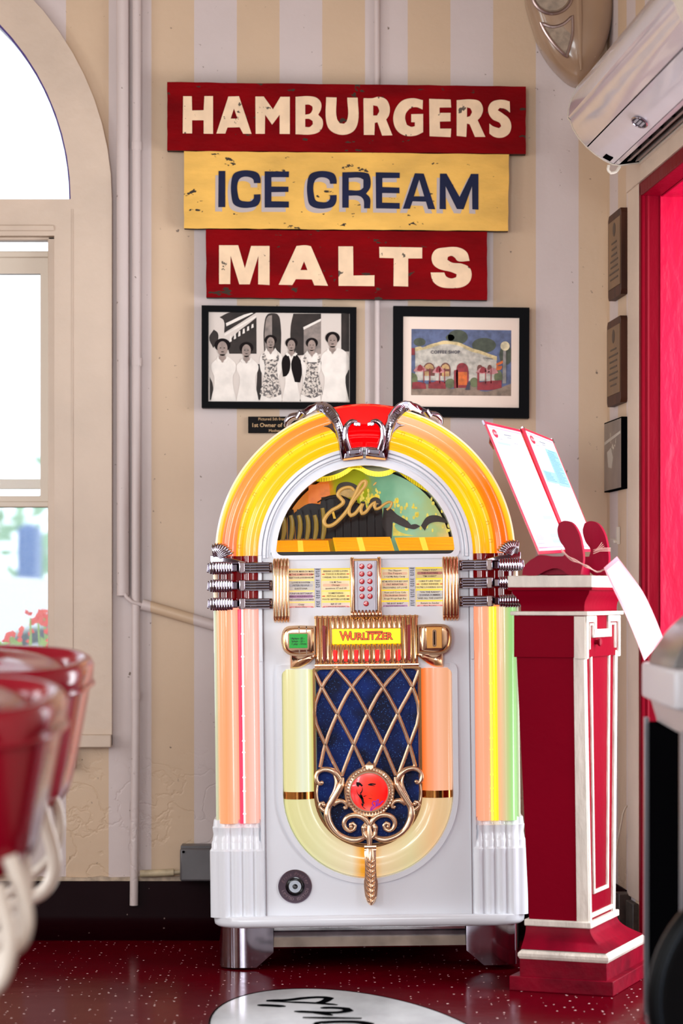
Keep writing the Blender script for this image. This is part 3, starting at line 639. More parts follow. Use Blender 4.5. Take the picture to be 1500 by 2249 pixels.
# caption plaque
t = thing('caption_plaque', 'small black caption plaque with gold lettering below the framed photograph', 'plaque')
mb = MB(); mb.box(wx(545, 7.14), wx(690, 7.14), 7.138, 7.149, wz(951, 7.14), wz(915, 7.14)); obj('plate', mb, mat('black_plaque', (14, 10, 10), .45, spec=.08), t, bevel=.001)
mb = MB()
mb.text('Pictured 5th from the left', wx(567, 7.137), wz(920.5, 7.137), .0115, 7.1375, 'LEFT', ext=.0002, bold=.0001)
mb.text('1st Owner of the Diner', wx(552, 7.137), wz(934, 7.137), .0165, 7.1375, 'LEFT', ext=.0002, bold=.0003)
mb.text('Mother of', wx(590, 7.137), wz(946, 7.137), .0115, 7.1375, 'LEFT', ext=.0002, bold=.0001)
obj('lettering', mb, mat('gold_lettering', (190, 150, 100), .4), t, kind='stuff')

# ---------------------------------------------------------------- things on the right wall
def on_right(o): o.matrix_world = RWM
m_walnut = mat('dark_walnut', (78, 44, 30), .45, spec=.1, vary=.35, vscale=20, stretch=(1, 1, .2)); m_brass = mat('antique_brass', (128, 92, 50), .4, .3, vary=.2, vscale=8)
m_ink = mat('plaque_ink', (60, 42, 24), .5)
for lab, z0, z1_, s0, s1 in (('dark wooden plaque with a brass plate, upper of the two beside the doorway', 1.856, 2.101, .122, .32), ('dark wooden plaque with a brass plate, lower of the two beside the doorway', 1.550, 1.796, .105, .315)):
    t = thing('award_plaque', lab, 'plaque'); on_right(t)
    out_ = [(.785+s0+.012, z0), (.785+s1-.012, z0), (.785+s1, z0+.012), (.785+s1, z1_-.012), (.785+s1-.012, z1_), (.785+s0+.012, z1_), (.785+s0, z1_-.012), (.785+s0, z0+.012)]
    mb = MB(); mb.fill([out_], -.020, -.001); obj('board', mb, m_walnut, t, bevel=.002)
    mb = MB(); mb.box(.785+s0+.014, .785+s1-.014, -.0215, -.0195, z0+.03, z1_-.022); obj('brass_plate', mb, m_brass, t)
    mb = MB(); xm = .785+(s0+s1)/2; zz = z1_-.05
    mb.lathe([(.02, 0), (.02, .0004), (.014, .0006)], 16, lambda p: (xm+p[0], -.0216-p[2], zz+p[1]))
    for i in range(7):
        hw = random.uniform(.03, .07); zc = z1_-.09-i*.017; mb.box(xm-hw, xm+hw, -.0222, -.0214, zc, zc+.005)
    obj('engraving', mb, m_ink, t)
t = thing('framed_print', 'small black block-framed picture, lowest beside the doorway', 'picture'); on_right(t)
mb = MB(); mb.box(.785+.05, .785+.311, -.018, -.001, 1.305, 1.509); obj('frame', mb, m_black, t, bevel=.001)
mb = MB(); mb.box(.785+.054, .785+.307, -.0186, -.0178, 1.309, 1.505); obj('print', mb, mat('silvery_print', (128, 112, 100), .3, vary=.4, vscale=7, spots=((180, 170, 150), 12, .62)), t)
mb = MB(); mb.fill([[(.785+p[0], p[1]) for p in [(.10,1.42),(.16,1.43),(.19,1.40),(.17,1.37),(.12,1.375)]], [(.785+p[0], p[1]) for p in [(.058,1.452),(.30,1.47),(.30,1.462),(.058,1.442)]]], -.0192, -.0186); obj('printed_shapes', mb, mat('print_pale', (175, 165, 150), .4), t)
t = thing('wall_hook', 'small cream hasp on the side wall below the black block-framed picture', 'hook'); on_right(t)
mb = MB(); mb.box(.785+.19, .785+.205, -.010, -.001, 1.15, 1.20); mb.tube([(.785+.10, -.008, 1.168), (.785+.197, -.010, 1.165)], .002, 8); mb.lathe([(.006, 0), (.006, .008), (.003, .01)], 12, lambda p: (.785+.2+p[0], -.01-p[2], 1.158+p[1])); obj('hasp', mb, m_offwhite, t, bevel=.001)
mb = MB(); mb.tube([RW(.33, .004, .41), RW(.333, .012, .402), RW(.32, .02, .36), RW(.29, .028, .28), RW(.27, .03, .2), RW(.25, .03, .17)], .0028, 8, sub=5)
tag(obj('wall_cable', mb, mat('cream_cable', (205, 190, 165), .5)), 'thin cream cable leaving the side wall low down behind the podium', 'cable')

# air conditioner: profile in (out from wall, up)
kk = 6.6/FPX
def ap(px, py): return ((1417-px)*kk, 1+(HZ-py)*kk)
P_up = [ap(1250, 268), ap(1244, 262), ap(1246, 244), ap(1252, 220), ap(1265, 193), ap(1285, 170), ap(1312, 150), ap(1345, 138), ap(1416, 134)]
P_lo = [ap(1250, 268), ap(1256, 285), ap(1268, 305), ap(1286, 325), ap(1305, 341), ap(1325, 354), ap(1345, 364)]
t = thing('air_conditioner', 'long white wall air conditioner above the doorway', 'air conditioner'); on_right(t)
s0, s1 = .785+.552, .785+1.87
def asweep(mb, prof, a, b): return mb.rings([[(s, -max(d, .001), z) for d, z in prof] for s in (a, b)])
m_ac = mat('white_gloss_plastic', (208, 200, 205), .16, coat=.5, vary=.03)
m_acc = mat('cream_plastic', (214, 204, 190), .3)
full = P_up[::-1]+P_lo+[ap(1360, 366), ap(1416, 358)]
def grow(pr, g):
    c_ = (sum(p[0] for p in pr)/len(pr), sum(p[1] for p in pr)/len(pr)); return [(c_[0]+(p[0]-c_[0])*g, c_[1]+(p[1]-c_[1])*g) for p in pr]
mb = MB(); asweep(mb, full, s0-.004, s0+.006); obj('end_cap', mb, m_acc, t)
mb = MB(); asweep(mb, full, s1-.006, s1+.004); obj('end_cap', mb, m_acc, t)
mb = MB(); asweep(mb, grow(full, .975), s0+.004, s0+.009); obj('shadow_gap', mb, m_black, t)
fr = P_up+[ap(1416, 300), ap(1300, 285)]
mb = MB(); asweep(mb, grow(fr, .985), s0+.009, s1-.006); obj('upper_cover', mb, m_ac, t, ang=50)
lo = P_lo[:4]+[ap(1300, 310), ap(1270, 270)]
mb = MB(); asweep(mb, lo, s0+.011, s1-.006); obj('front_panel', mb, m_ac, t, ang=50)
lo = [ap(1288, 327), ap(1305, 341), ap(1325, 353.5), ap(1345, 362), ap(1352, 350), ap(1330, 330), ap(1300, 312)]
mb = MB(); asweep(mb, lo, s0+.011, s1-.006); obj('front_panel', mb, m_ac, t, ang=50)
mb = MB(); asweep(mb, [ap(1346, 363.5), ap(1358, 363), ap(1358, 355), ap(1349, 355)], s0+.011, s1-.006); obj('louvre', mb, m_ac, t)
mb = MB(); asweep(mb, [ap(1352, 350), ap(1416, 340), ap(1416, 300), ap(1320, 310)], s0+.012, s1-.006); obj('air_outlet', mb, mat('dark_duct', (40, 38, 38), .6), t)
for a in (1372, 1390):
    mb = MB(); asweep(mb, [ap(a, 360), ap(a+8, 358), ap(a+10, 346), ap(a+6, 346)], s0+.03, s1-.006); obj('louvre', mb, mat('grey_louvre', (150, 142, 138), .5), t)
for i in range(9):
    mb = MB(); s_ = s0+.06+i*.14; asweep(mb, [ap(1357, 358), ap(1372, 357), ap(1376, 344), ap(1362, 344)], s_, s_+.012); obj('vane', mb, m_black, t)
mb = MB(); asweep(mb, [ap(1400, 362), ap(1416, 361), ap(1416, 340), ap(1404, 344)], s0+.012, s1-.006); obj('back_plate', mb, m_acc, t)
# black clip, badge, drain loop
cl = [ap(1319, 351.5), ap(1335, 359.5), ap(1333, 352), ap(1320, 346)]
mb = MB(); asweep(mb, cl, s0+.024, s0+.075); obj('clip', mb, m_black, t, bevel=.001)
dv = Vector((P_lo[6][0]-P_lo[4][0], P_lo[6][1]-P_lo[4][1])).normalized(); bc = ap(1320, 350.5)
nv = Vector((-dv.y, dv.x)); nv = nv if nv.y < 0 else -nv
def bpt(a, b, h): return (s0+.52+a, -(bc[0]+dv.x*b+nv.x*h), bc[1]+dv.y*b+nv.y*h)
mb = MB(); mb.rings([[bpt(.040*math.cos(q), .019*math.sin(q), h) for q in [2*PI*i/28 for i in range(28)]] for h in (-.002, .003)]); obj('badge', mb, mat('badge_dark', (40, 36, 50), .4, spec=.1), t)
mb = MB(); mb.tube([bpt(.042*math.cos(q), .020*math.sin(q), .003) for q in [2*PI*i/28 for i in range(28)]], .0018, 6, closed=True); obj('badge_rim', mb, m_chrome, t)
mb = MB()
for j in (-1, 0, 1): mb.add([bpt(-.024, -.0035+j*.009, .0036), bpt(.024, -.0035+j*.009, .0036), bpt(.024, .0025+j*.009, .0036), bpt(-.024, .0025+j*.009, .0036)], [(0, 1, 2, 3)])
obj('badge_print', mb, mat('badge_grey', (150, 148, 155), .4), t)
mb = MB(); L_ = [ap(1336, 364), ap(1335, 374), ap(1341, 381), ap(1352, 378), ap(1361, 366)]
mb.tube([(s0, -p[0], p[1]) for p in L_], .0042, 10, sub=5); obj('drain_loop', mb, m_acc, t)

# tan moulded ornament high in the corner
YO = 7.0; ko = YO/FPX
def op(zx, zy): return ((1100+zx/3.75-750)*ko, 1+(HZ-zy/3.75)*ko)
oc = [op(*p) for p in [(240,-700),(215,-300),(232,-60),(262,60),(300,180),(350,320),(430,450),(530,560),(610,622),(665,636),(715,605),(800,490),(870,370),(925,210),(952,60),(960,-200),(950,-700),(800,-900),(400,-900)]]
oc = [(p[0], p[1]) for p in smooth([(a, b, 0) for a, b in oc], True, 4, 70)]
t = thing('wall_ornament', 'tan glossy moulded wall ornament with metal-rimmed circle and triangle, high in the corner', 'wall ornament')
m_tan = mat('tan_gloss_plastic', (160, 130, 104), .2, coat=.3, vary=.06)
mb = MB()
cx_ = sum(p[0] for p in oc)/len(oc); cz_ = sum(p[1] for p in oc)/len(oc)
R = [[(p[0], 7.148, p[1]) for p in oc]]
for kf, dy in ((1, .03), (.995, .06), (.96, .085), (.88, .105), (.7, .118), (.4, .122), (.02, .123)):
    R.append([(cx_+(p[0]-cx_)*kf, 7.148-dy, cz_+(p[1]-cz_)*kf) for p in oc])
mb.rings(R); obj('moulded_body', mb, m_tan, t, ang=60)
mb = MB(); q0 = smooth([(*op(a, b), 0) for a, b in [(640,-500),(650,-100),(655,120),(662,300),(668,560)]], sub=5)
mb.tube([(p[0], 7.032+.03*max(0, (2.03+.27-p[1])/.27), p[1]) for p in q0], [.012, .012, .003], 10)
q0 = smooth([(*op(a, b), 0) for a, b in [(800,-500),(810,-100),(812,120),(800,300),(790,440)]], sub=5)
mb.tube([(p[0], 7.052+.03*max(0, (2.03+.27-p[1])/.27), p[1]) for p in q0], [.016, .016, .003], 10)
obj('moulded_ribs', mb, m_tan, t)
m_pew = mat('pewter_metal', (170, 150, 145), .25, .9)
mb = MB(); tri = smooth([(*op(a, b), 0) for a, b in [(335,172),(430,203),(520,180),(598,112),(596,270),(548,450),(450,350),(385,262)]], True, 5, 40)
mb.tube([(p[0], 7.028+.02*max(0, (2.25-p[1])/.2), p[1]) for p in tri], .0055, 8, closed=True)
mb.tube([(op(430, -72)[0]+.0585*math.cos(q), 7.026, op(430, -72)[1]+.0585*math.sin(q)) for q in [2*PI*i/40 for i in range(40)]], .0055, 8, closed=True)
obj('metal_rims', mb, m_pew, t)
mb = MB(); mb.lathe([(.0545, 0), (.05, .006), (.0, .008)], 32, lambda p: (op(430, -72)[0]+p[0], 7.028-p[2], op(430, -72)[1]+p[1]))
c2 = sum(((Vector((p[0], p[1]))) for p in tri), Vector((0, 0)))/len(tri)
mb.fill([[(c2.x+(p[0]-c2.x)*.95, c2.y+(p[1]-c2.y)*.95) for p in tri]], 7.026, 7.036); obj('inset_panels', mb, mat('mottled_grey_tan', (165, 145, 125), .5, vary=.2, vscale=60), t)
mb = MB(); mb.lathe([(.005, 0), (.005, .003), (.002, .004)], 12, lambda p: (op(643, 615)[0]+p[0], 7.11-p[2]-.005, op(643, 615)[1]+p[1])); obj('screw', mb, m_pew, t)
# ================================================================ the jukebox (built in px/820, x right, y depth, z up)
K = 1/820
juke = thing('jukebox', 'white arched bubble-tube jukebox glowing orange and yellow with chrome and gold fittings', 'jukebox', ((813-750)/FPX*6.48, 6.48, 0), (0, -.0115, 0))
def J(px, py):
    h = 2128-py; du = px-813; return (du+.0115*h, h-.0115*du)
def jo(name, mb, m, parent=juke, **k): return obj(name, mb, m, parent, sc=K, **k)
ARC = 912
# glowing plastics
m_or_l = gmat('orange_tube_left', 2, 1.11, 1.50, [(0, (255, 112, 72)), (.3, (255, 150, 70)), (.75, (255, 158, 60)), (1, (255, 140, 48))], .85)
m_or_r = gmat('orange_tube_right', 2, 1.11, 1.50, [(0, (255, 105, 8)), (.45, (255, 130, 10)), (.75, (255, 165, 90)), (1, (255, 205, 165))], .85)
m_ye_l = gmat('yellow_tube_left', 2, 1.11, 1.42, [(0, (255, 176, 70)), (.35, (255, 205, 30)), (1, (255, 196, 10))], .9)
m_ye_r = gmat('yellow_tube_right', 2, 1.11, 1.42, [(0, (255, 170, 10)), (.4, (255, 205, 5)), (1, (255, 190, 15))], .9)
m_str = mat('yellow_light_strip', (255, 216, 40), .2, emit=.95, coat=.6)
m_stro = gmat('amber_light_strip', 2, 1.11, 1.5, [(0, (255, 170, 20)), (.5, (255, 222, 50)), (1, (255, 214, 30))], .9)
m_rededge = mat('ruby_plastic', (235, 8, 10), .08, emit=.62, coat=1, ec=(255, 0, 8))
m_ruby = gmat('dark_ruby_tube', 0, -.41, .41, [(0, (110, 0, 10)), (.12, (150, 0, 8)), (.2, (190, 4, 6)), (.8, (170, 0, 6)), (.9, (130, 0, 4)), (1, (90, 0, 8))], .35, .1, .3)
m_clear = mat('clear_acrylic_edge', (250, 225, 195), .1, emit=.35, coat=1, ec=(255, 225, 190))
m_peach = gmat('peach_tube', 0, -.41, -.28, [(0, (255, 185, 140)), (.25, (255, 160, 105)), (.45, (255, 190, 160)), (.55, (255, 140, 100)), (.8, (255, 200, 185)), (1, (255, 150, 130))], .88)
m_pinkstrip = mat('pink_light_strip', (245, 60, 90), .2, emit=.8)
m_peach_r = gmat('peach_tube_right', 0, .28, .35, [(0, (255, 150, 115)), (.6, (250, 180, 140)), (1, (255, 150, 90))], .88)
m_green_r = gmat('green_tube_right', 0, .345, .41, [(0, (255, 170, 130)), (.3, (225, 200, 150)), (.6, (170, 228, 140)), (1, (165, 232, 150))], .85)
def wloop(r, b, rc=14):
    return [(r*math.cos(math.radians(a)), ARC+r*math.sin(math.radians(a))) for a in range(0, 181, 5)]+arc(-r+rc, b+rc, rc, 180, 270, 5)+arc(r-rc, b+rc, rc, 270, 360, 5)
def uloop(r, top, cz=388, rc=14):
    return [(r, top-rc)]+[(r*math.cos(math.radians(a)), cz+r*math.sin(math.radians(a))) for a in range(0, -181, -6)]+[(-r, top-rc)]+arc(-r+rc, top-rc, rc, 180, 90, 4)+arc(r-rc, top-rc, rc, 90, 0, 4)
# cabinet
mb = MB()
mb.fill([[(-322, 100), (322, 100), (326, 700)]+[(318*math.cos(math.radians(a)), ARC+318*math.sin(math.radians(a))) for a in range(0, 181, 6)]+[(-326, 700)]], 158, 408)
jo('cabinet', mb, m_whitelac, bevel=.006)
mb = MB(); mb.fill([[(-322, 100), (322, 100), (326, 700)]+[(318*math.cos(math.radians(a)), ARC+318*math.sin(math.radians(a))) for a in range(0, 181, 6)]+[(-326, 700)], wloop(200, 904)], 44, 158); jo('cabinet_front', mb, m_whitelac)
# front panel with openings
outl = [(-228, 118), (228, 118), (228, 700)]+[(236*math.cos(math.radians(a)), ARC+236*math.sin(math.radians(a))) for a in range(0, 181, 5)]+[(-228, 700)]
mb = MB(); mb.fill([outl, wloop(198, 911), [(-172, 797), (-30, 797), (-30, 883), (-172, 883)], [(30, 797), (172, 797), (172, 883), (30, 883)], uloop(190, 664)], 0, 46)
jo('front_panel', mb, m_whitelac, bevel=.0012)
mb = MB()
mb.fill([uloop(199, 672), uloop(187, 661)], -5, 4); jo('recess_rim', mb, m_whitelac, bevel=.002, seg=3)
mb = MB()
mb.fill([wloop(208, 902, 20), wloop(196, 912)], -5, 4); jo('window_rim', mb, m_whitelac, bevel=.002, seg=3)
for r0, r1, y in ((236, 228, -9), (226, 219, -7), (217, 214, -5)):
    mb = MB(); mb.arcsweep([(r0, 6), (r0, y), (r1, y), (r1, 6)], 0, ARC, 0, 180, 64)
    mb.box(-r0, -r1, y, 6, 680 if r0 > 230 else 906, ARC); mb.box(r1, r0, y, 6, 680 if r0 > 230 else 906, ARC)
    jo('arch_moulding', mb, m_whitelac, bevel=.0012)
for s in (-1, 1):
    mb = MB(); a, b = sorted((s*228, s*237)); mb.box(a, b, -3, 20, 118, 700); jo('panel_edge', mb, m_whitelac, bevel=.002)
    mb = MB(); mb.tube([(s*226, -3, 120), (s*226, -3, 900)], 1.2, 6); jo('panel_bead', mb, mat('grey_gasket', (150, 140, 145), .5) if s < 0 else bpy.data.materials['grey_gasket'])
# arch tubes (a gap for the ruby crown in the middle)
def oval(r, y, a, b, n=14): return [(r+a*math.cos(2*PI*i/n), y+b*math.sin(2*PI*i/n)) for i in range(n)]
for s, A, mo, my in ((-1, (180, 102), m_or_l, m_ye_l), (1, (0, 78), m_or_r, m_ye_r)):
    mb = MB(); mb.arcsweep(oval(300, 6, 17.5, 19), 0, ARC, *A, 48); jo('outer_tube', mb, mo, ang=60)
    mb = MB(); mb.arcsweep(oval(253, 2, 16.5, 17), 0, ARC, *A, 48); jo('inner_tube', mb, my, ang=60)
    mb = MB(); mb.arcsweep(oval(277, 4, 8, 9, 10), 0, ARC, *A, 48); t_ = jo('bubble_tube', mb, m_stro, ang=60)
    mb = MB()
    for i in range(9):
        a = math.radians(lerp(A[0], A[1], (i+.6)/9.4)); r = 277; w_ = 1.3/57
        pts = [((r-3.5)*math.cos(a), -5.5, ARC+(r-3.5)*math.sin(a)), ((r+3.5)*math.cos(a), -5.5, ARC+(r+3.5)*math.sin(a)), ((r+3.5)*math.cos(a+w_), -5.5, ARC+(r+3.5)*math.sin(a+w_)), ((r-3.5)*math.cos(a+w_), -5.5, ARC+(r-3.5)*math.sin(a+w_))]
        mb.tube(pts[:4], .45, 5)
    jo('bubble_clips', mb, mat('amber_clip', (205, 140, 10), .4) if s < 0 else bpy.data.materials['amber_clip'], t_, kind='stuff')
    mb = MB(); mb.arcsweep(oval(322, 14, 5, 12, 10), 0, ARC, *A, 48); jo('rim_light', mb, m_stro, ang=60)
    mb = MB(); mb.arcsweep([(326, 18), (331, 20), (331, 60), (326, 60)], 0, ARC, *A, 48); jo('clear_edge', mb, m_clear)
    mb = MB(); mb.arcsweep([(334, 60), (334, 90), (320, 90), (320, 60)], 0, ARC, *A, 48); jo('back_edge', mb, m_whitelac)
    # straight lower ends of the tubes hidden by the chrome bands
    mb = MB(); mb.tube([(s*305, 8, 803), (s*305, 8, ARC)], 21, 16); mb2 = mb; jo('ruby_tube', mb, m_ruby, ang=60)
    mb = MB(); mb.tube([(s*256, 6, 803), (s*256, 6, ARC)], 17.5, 16); jo('ruby_tube', mb, m_ruby, ang=60)
    mb = MB(); mb.box(*sorted((s*240, s*330)), 14, 60, 803, ARC); jo('tube_backing', mb, m_ruby)
    mb = MB(); mb.tube([(s*331, 16, 700), (s*331, 16, ARC)], 5, 8); jo('clear_edge', mb, m_clear)
# ruby crown segment with grooves
prof = [(332, 50), (332, 6), (326, -4), (300, -10), (286, -12), (283, -9), (280, -12), (262, -10), (259, -7), (256, -10), (238, -4), (236, 20), (236, 50)]
mb = MB(); mb.arcsweep(prof, 0, ARC, 102.5, 77.5, 20); jo('crown', mb, m_rededge, ang=40, label='glossy red centre piece of the arch')
# side columns
for s in (-1, 1):
    mo, mi = (m_peach, m_peach) if s < 0 else (m_green_r, m_peach_r)
    mb = MB(); mb.tube([(s*306, 8, 325), (s*306, 8, 795)], 21.5, 18); jo('outer_tube', mb, mo, ang=60)
    mb = MB(); mb.tube([(s*256, 6, 325), (s*256, 6, 795)], 16, 18); jo('inner_tube', mb, mi, ang=60)
    mb = MB(); mb.tube([(s*(277 if s < 0 else 281), 0, 325), (s*(277 if s < 0 else 281), 0, 795)], 5.5, 10); tb = jo('bubble_tube', mb, m_pinkstrip if s < 0 else m_str, ang=60)
    mb = MB(); mb.tube([(s*272, -4, 325), (s*272, -4, 795)], 2.4, 8)
    for z_ in (480, 505, 560, 625, 690, 740, 345, 395, 425):
        mb.tube([(s*272-3, -5, z_), (s*272, -8, z_+7), (s*272+3, -5, z_)], 1.2, 6)
    jo('glass_bead_tube', mb, mat('hot_white_glass' if s < 0 else 'hot_amber_glass', (255, 225, 225) if s < 0 else (255, 225, 90), .1, emit=1.0, coat=1), tb, kind='stuff')
    mb = MB(); mb.tube([(s*331, 14, 325), (s*331, 14, 795)], 4.5, 10); jo('edge_rod', mb, mat('pale_green_rod' if s < 0 else 'pale_green_rod_dim', (210, 222, 190), .1, emit=.25, coat=1))
    mb = MB(); mb.box(*sorted((s*238, s*334)), 20, 60, 325, 800); jo('tube_backing', mb, m_peach if s < 0 else m_peach_r)
# fluted pilasters
def pil(s, g):
    P = [(229+g, 60)]
    P += [(229+g, 2)]
    for a, b in ((231, 252), (254, 277), (279, 303), (305, 327)):
        for i in range(7):
            t = i/6; P.append((lerp(a, b, t)+(g if t < .5 and a < 232 else 0), -6-7*math.sin(PI*t)+g*1.4))
    for i in range(8):
        q = PI/2*i/7; P.append((330+(20-g)*math.sin(q), 14-(18-g)*math.cos(q)+g*.5))
    P += [(350-g, 60), (350-g, 120), (349-g, 130)]
    return [(s*x, y) for x, y in P]
for s in (-1, 1):
    mb = MB(); lv = [(118, 0), (120, 0), (264, 0), (267, 2.5), (270, 3.5), (281, 3.8), (284, 5), (286, 6), (300, 8), (315, 6), (317, 7.5), (331, 9), (333, 11)]
    R = [[(x, y, z) for x, y in pil(s, g)] for z, g in lv]; mb.rings(R); jo('pilaster', mb, m_whitelac, ang=28)
# base moulding, feet, apron
def plan(g, xw=343, y0=-24, y1=400, r=60):
    x = xw-g; P = arc(-x+r, y0+g+r, r, 180, 270, 8)+arc(x-r, y0+g+r, r, 270, 360, 8)+[(x, y1), (-x, y1)]
    return P
mb = MB(); mb.rings([[(x, y, z) for x, y in plan(g)] for z, g in ((95, 14), (97, 6), (102, 1), (108, 0), (119, 0), (121, 2))]); jo('base_moulding', mb, m_whitelac, ang=50)
for s in (-1, 1):
    pl = [(212, -4)]+[(250, -8), (275, -8)]+[(332-45+45*math.sin(math.radians(a)), -8+45-45*math.cos(math.radians(a))) for a in range(15, 91, 12)]+[(332, 90)]
    top, bot = [], []
    mb = MB(); R = []
    for x, y in pl:
        zb = 8+max(0, (238-x))*1.25
        R.append([(s*x, y, 97), (s*x, y, zb), (s*x, y+8, zb), (s*x, y+8, 97)])
    mb.rings(R); f_ = jo('foot', mb, m_chrome, ang=40)
    mb = MB(); mb.lathe([(14, -7), (16, 0), (14, 7)], 18, lambda p, s=s: (s*270+p[2], 40+p[0], 16.2+p[1])); mb.box(*sorted((s*255, s*285)), 25, 60, 28, 98); jo('caster', mb, m_black, f_)
    mb = MB(); mb.lathe([(14, -7), (16, 0), (14, 7)], 18, lambda p, s=s: (s*290+p[2], 350+p[0], 16.2+p[1])); mb.box(*sorted((s*275, s*305)), 335, 370, 28, 98); jo('caster', mb, m_black)
m_apr = mat('brushed_steel', (205, 205, 208), .12, 1, vary=.25, vscale=14)
mb = MB(); mb.rings([[(x, 30, 97), (x, 30, 84), (x, 24, 81), (x, 12, 50), (x, 14, 47), (x, 60, 47), (x, 60, 97)] for x in (-214, 214)]); jo('apron', mb, m_apr, ang=20)
mb = MB(); mb.box(-318, 318, 60, 395, 60, 98); jo('underframe', mb, m_black)

# chrome bands
def smooth2(P): return [(p[0], p[1]) for p in smooth([(a, b, 0) for a, b in P], True, 4, 70)]
for s in (-1, 1):
    for v in (886, 847, 807):
        r_ = MB(); r_.box(*sorted((s*293, s*343)), -22, 55, v-8, v+8); r_.box(*sorted((s*206, s*300)), -14, 18, v-9, v+9)
        bnd = jo('chrome_band', r_, m_chrome, bevel=.003)
        mb = MB()
        for i in range(9):
            x = 294+i*5.6; dy = -27+(max(0, i-5)**2)*.9; hh = 11.5+(1.2 if 1 < i < 8 else 0)
            mb.tube([(s*x, dy, v-hh), (s*x, dy-2, v-hh+3), (s*x, dy-2, v+hh-3), (s*x, dy, v+hh)], 3.0, 8)
        jo('rib', mb, m_chrome, bnd, kind='stuff')
        mb = MB(); mb.fr(*sorted((s*343, s*349)), -14, 40, v-10, *sorted((s*343, s*347)), -12, 38, v+11); jo('end_block', mb, m_chrome, bnd, bevel=.003)
        mb = MB()
        mb.rings([[(s*282, -20, v-8), (s*282, -20, v+8), (s*282, 0, v+8), (s*282, 0, v-8)], [(s*276, -30, v-12), (s*276, -30, v+12), (s*276, 0, v+12), (s*276, 0, v-12)], [(s*264, -27, v-12), (s*264, -27, v+12), (s*264, 0, v+12), (s*264, 0, v-12)]]); jo('buckle', mb, m_chrome, bnd, bevel=.002, ang=20)
        mb = MB()
        for j in (-9, -3, 3, 9):
            mb.tube([(s*266, -19, v+j), (s*212, -15, v+j), (s*207, -9, v+j)], 2.6, 8)
            mb.tube([(s*253, -20, v+j), (s*240, -19, v+j)], 3.4, 8)
        jo('fins', mb, m_chrome, bnd, kind='stuff')
    # shell on the top band: ribs fan up and inwards over a rounded core
    bx_, bz_ = 331, 903; mb = MB(); R = []
    mb.dome([(s*a, b) for a, b in smooth2([(336,900),(337,915),(330,932),(316,941),(302,940),(292,932),(287,921),(294,908),(306,901)])], 4, 10, 5); jo('shell_core', mb, m_chrome, ang=70)
    for i in range(9):
        a = math.radians(lerp(84, 157, i/8)); L_ = lerp(36, 45, (i/8)**.7)
        tip = (s*(bx_+L_*math.cos(a)), -12, bz_+L_*math.sin(a)*.95)
        mb = MB(); mb.tube([(s*bx_, -14, bz_-2), (s*(bx_+L_*.55*math.cos(a)), -24, bz_+L_*.55*math.sin(a)), (s*(bx_+L_*.88*math.cos(a)), -20, bz_+L_*.86*math.sin(a)), tip], [1.3, 2.6, 3.1, 2.2], 8, sub=4); jo('shell_rib', mb, m_chrome, ang=70)
    mb = MB(); mb.rings([[(s*x, y, z) for x, y, z in q] for q in ([(340, -20, 893), (340, -20, 915), (340, 10, 915), (340, 10, 893)], [(290, -24, 895), (290, -24, 906), (290, 10, 906), (290, 10, 895)], [(262, -18, 895), (262, -18, 899), (262, 10, 899), (262, 10, 895)])]); jo('shell_base', mb, m_chrome, bevel=.003)

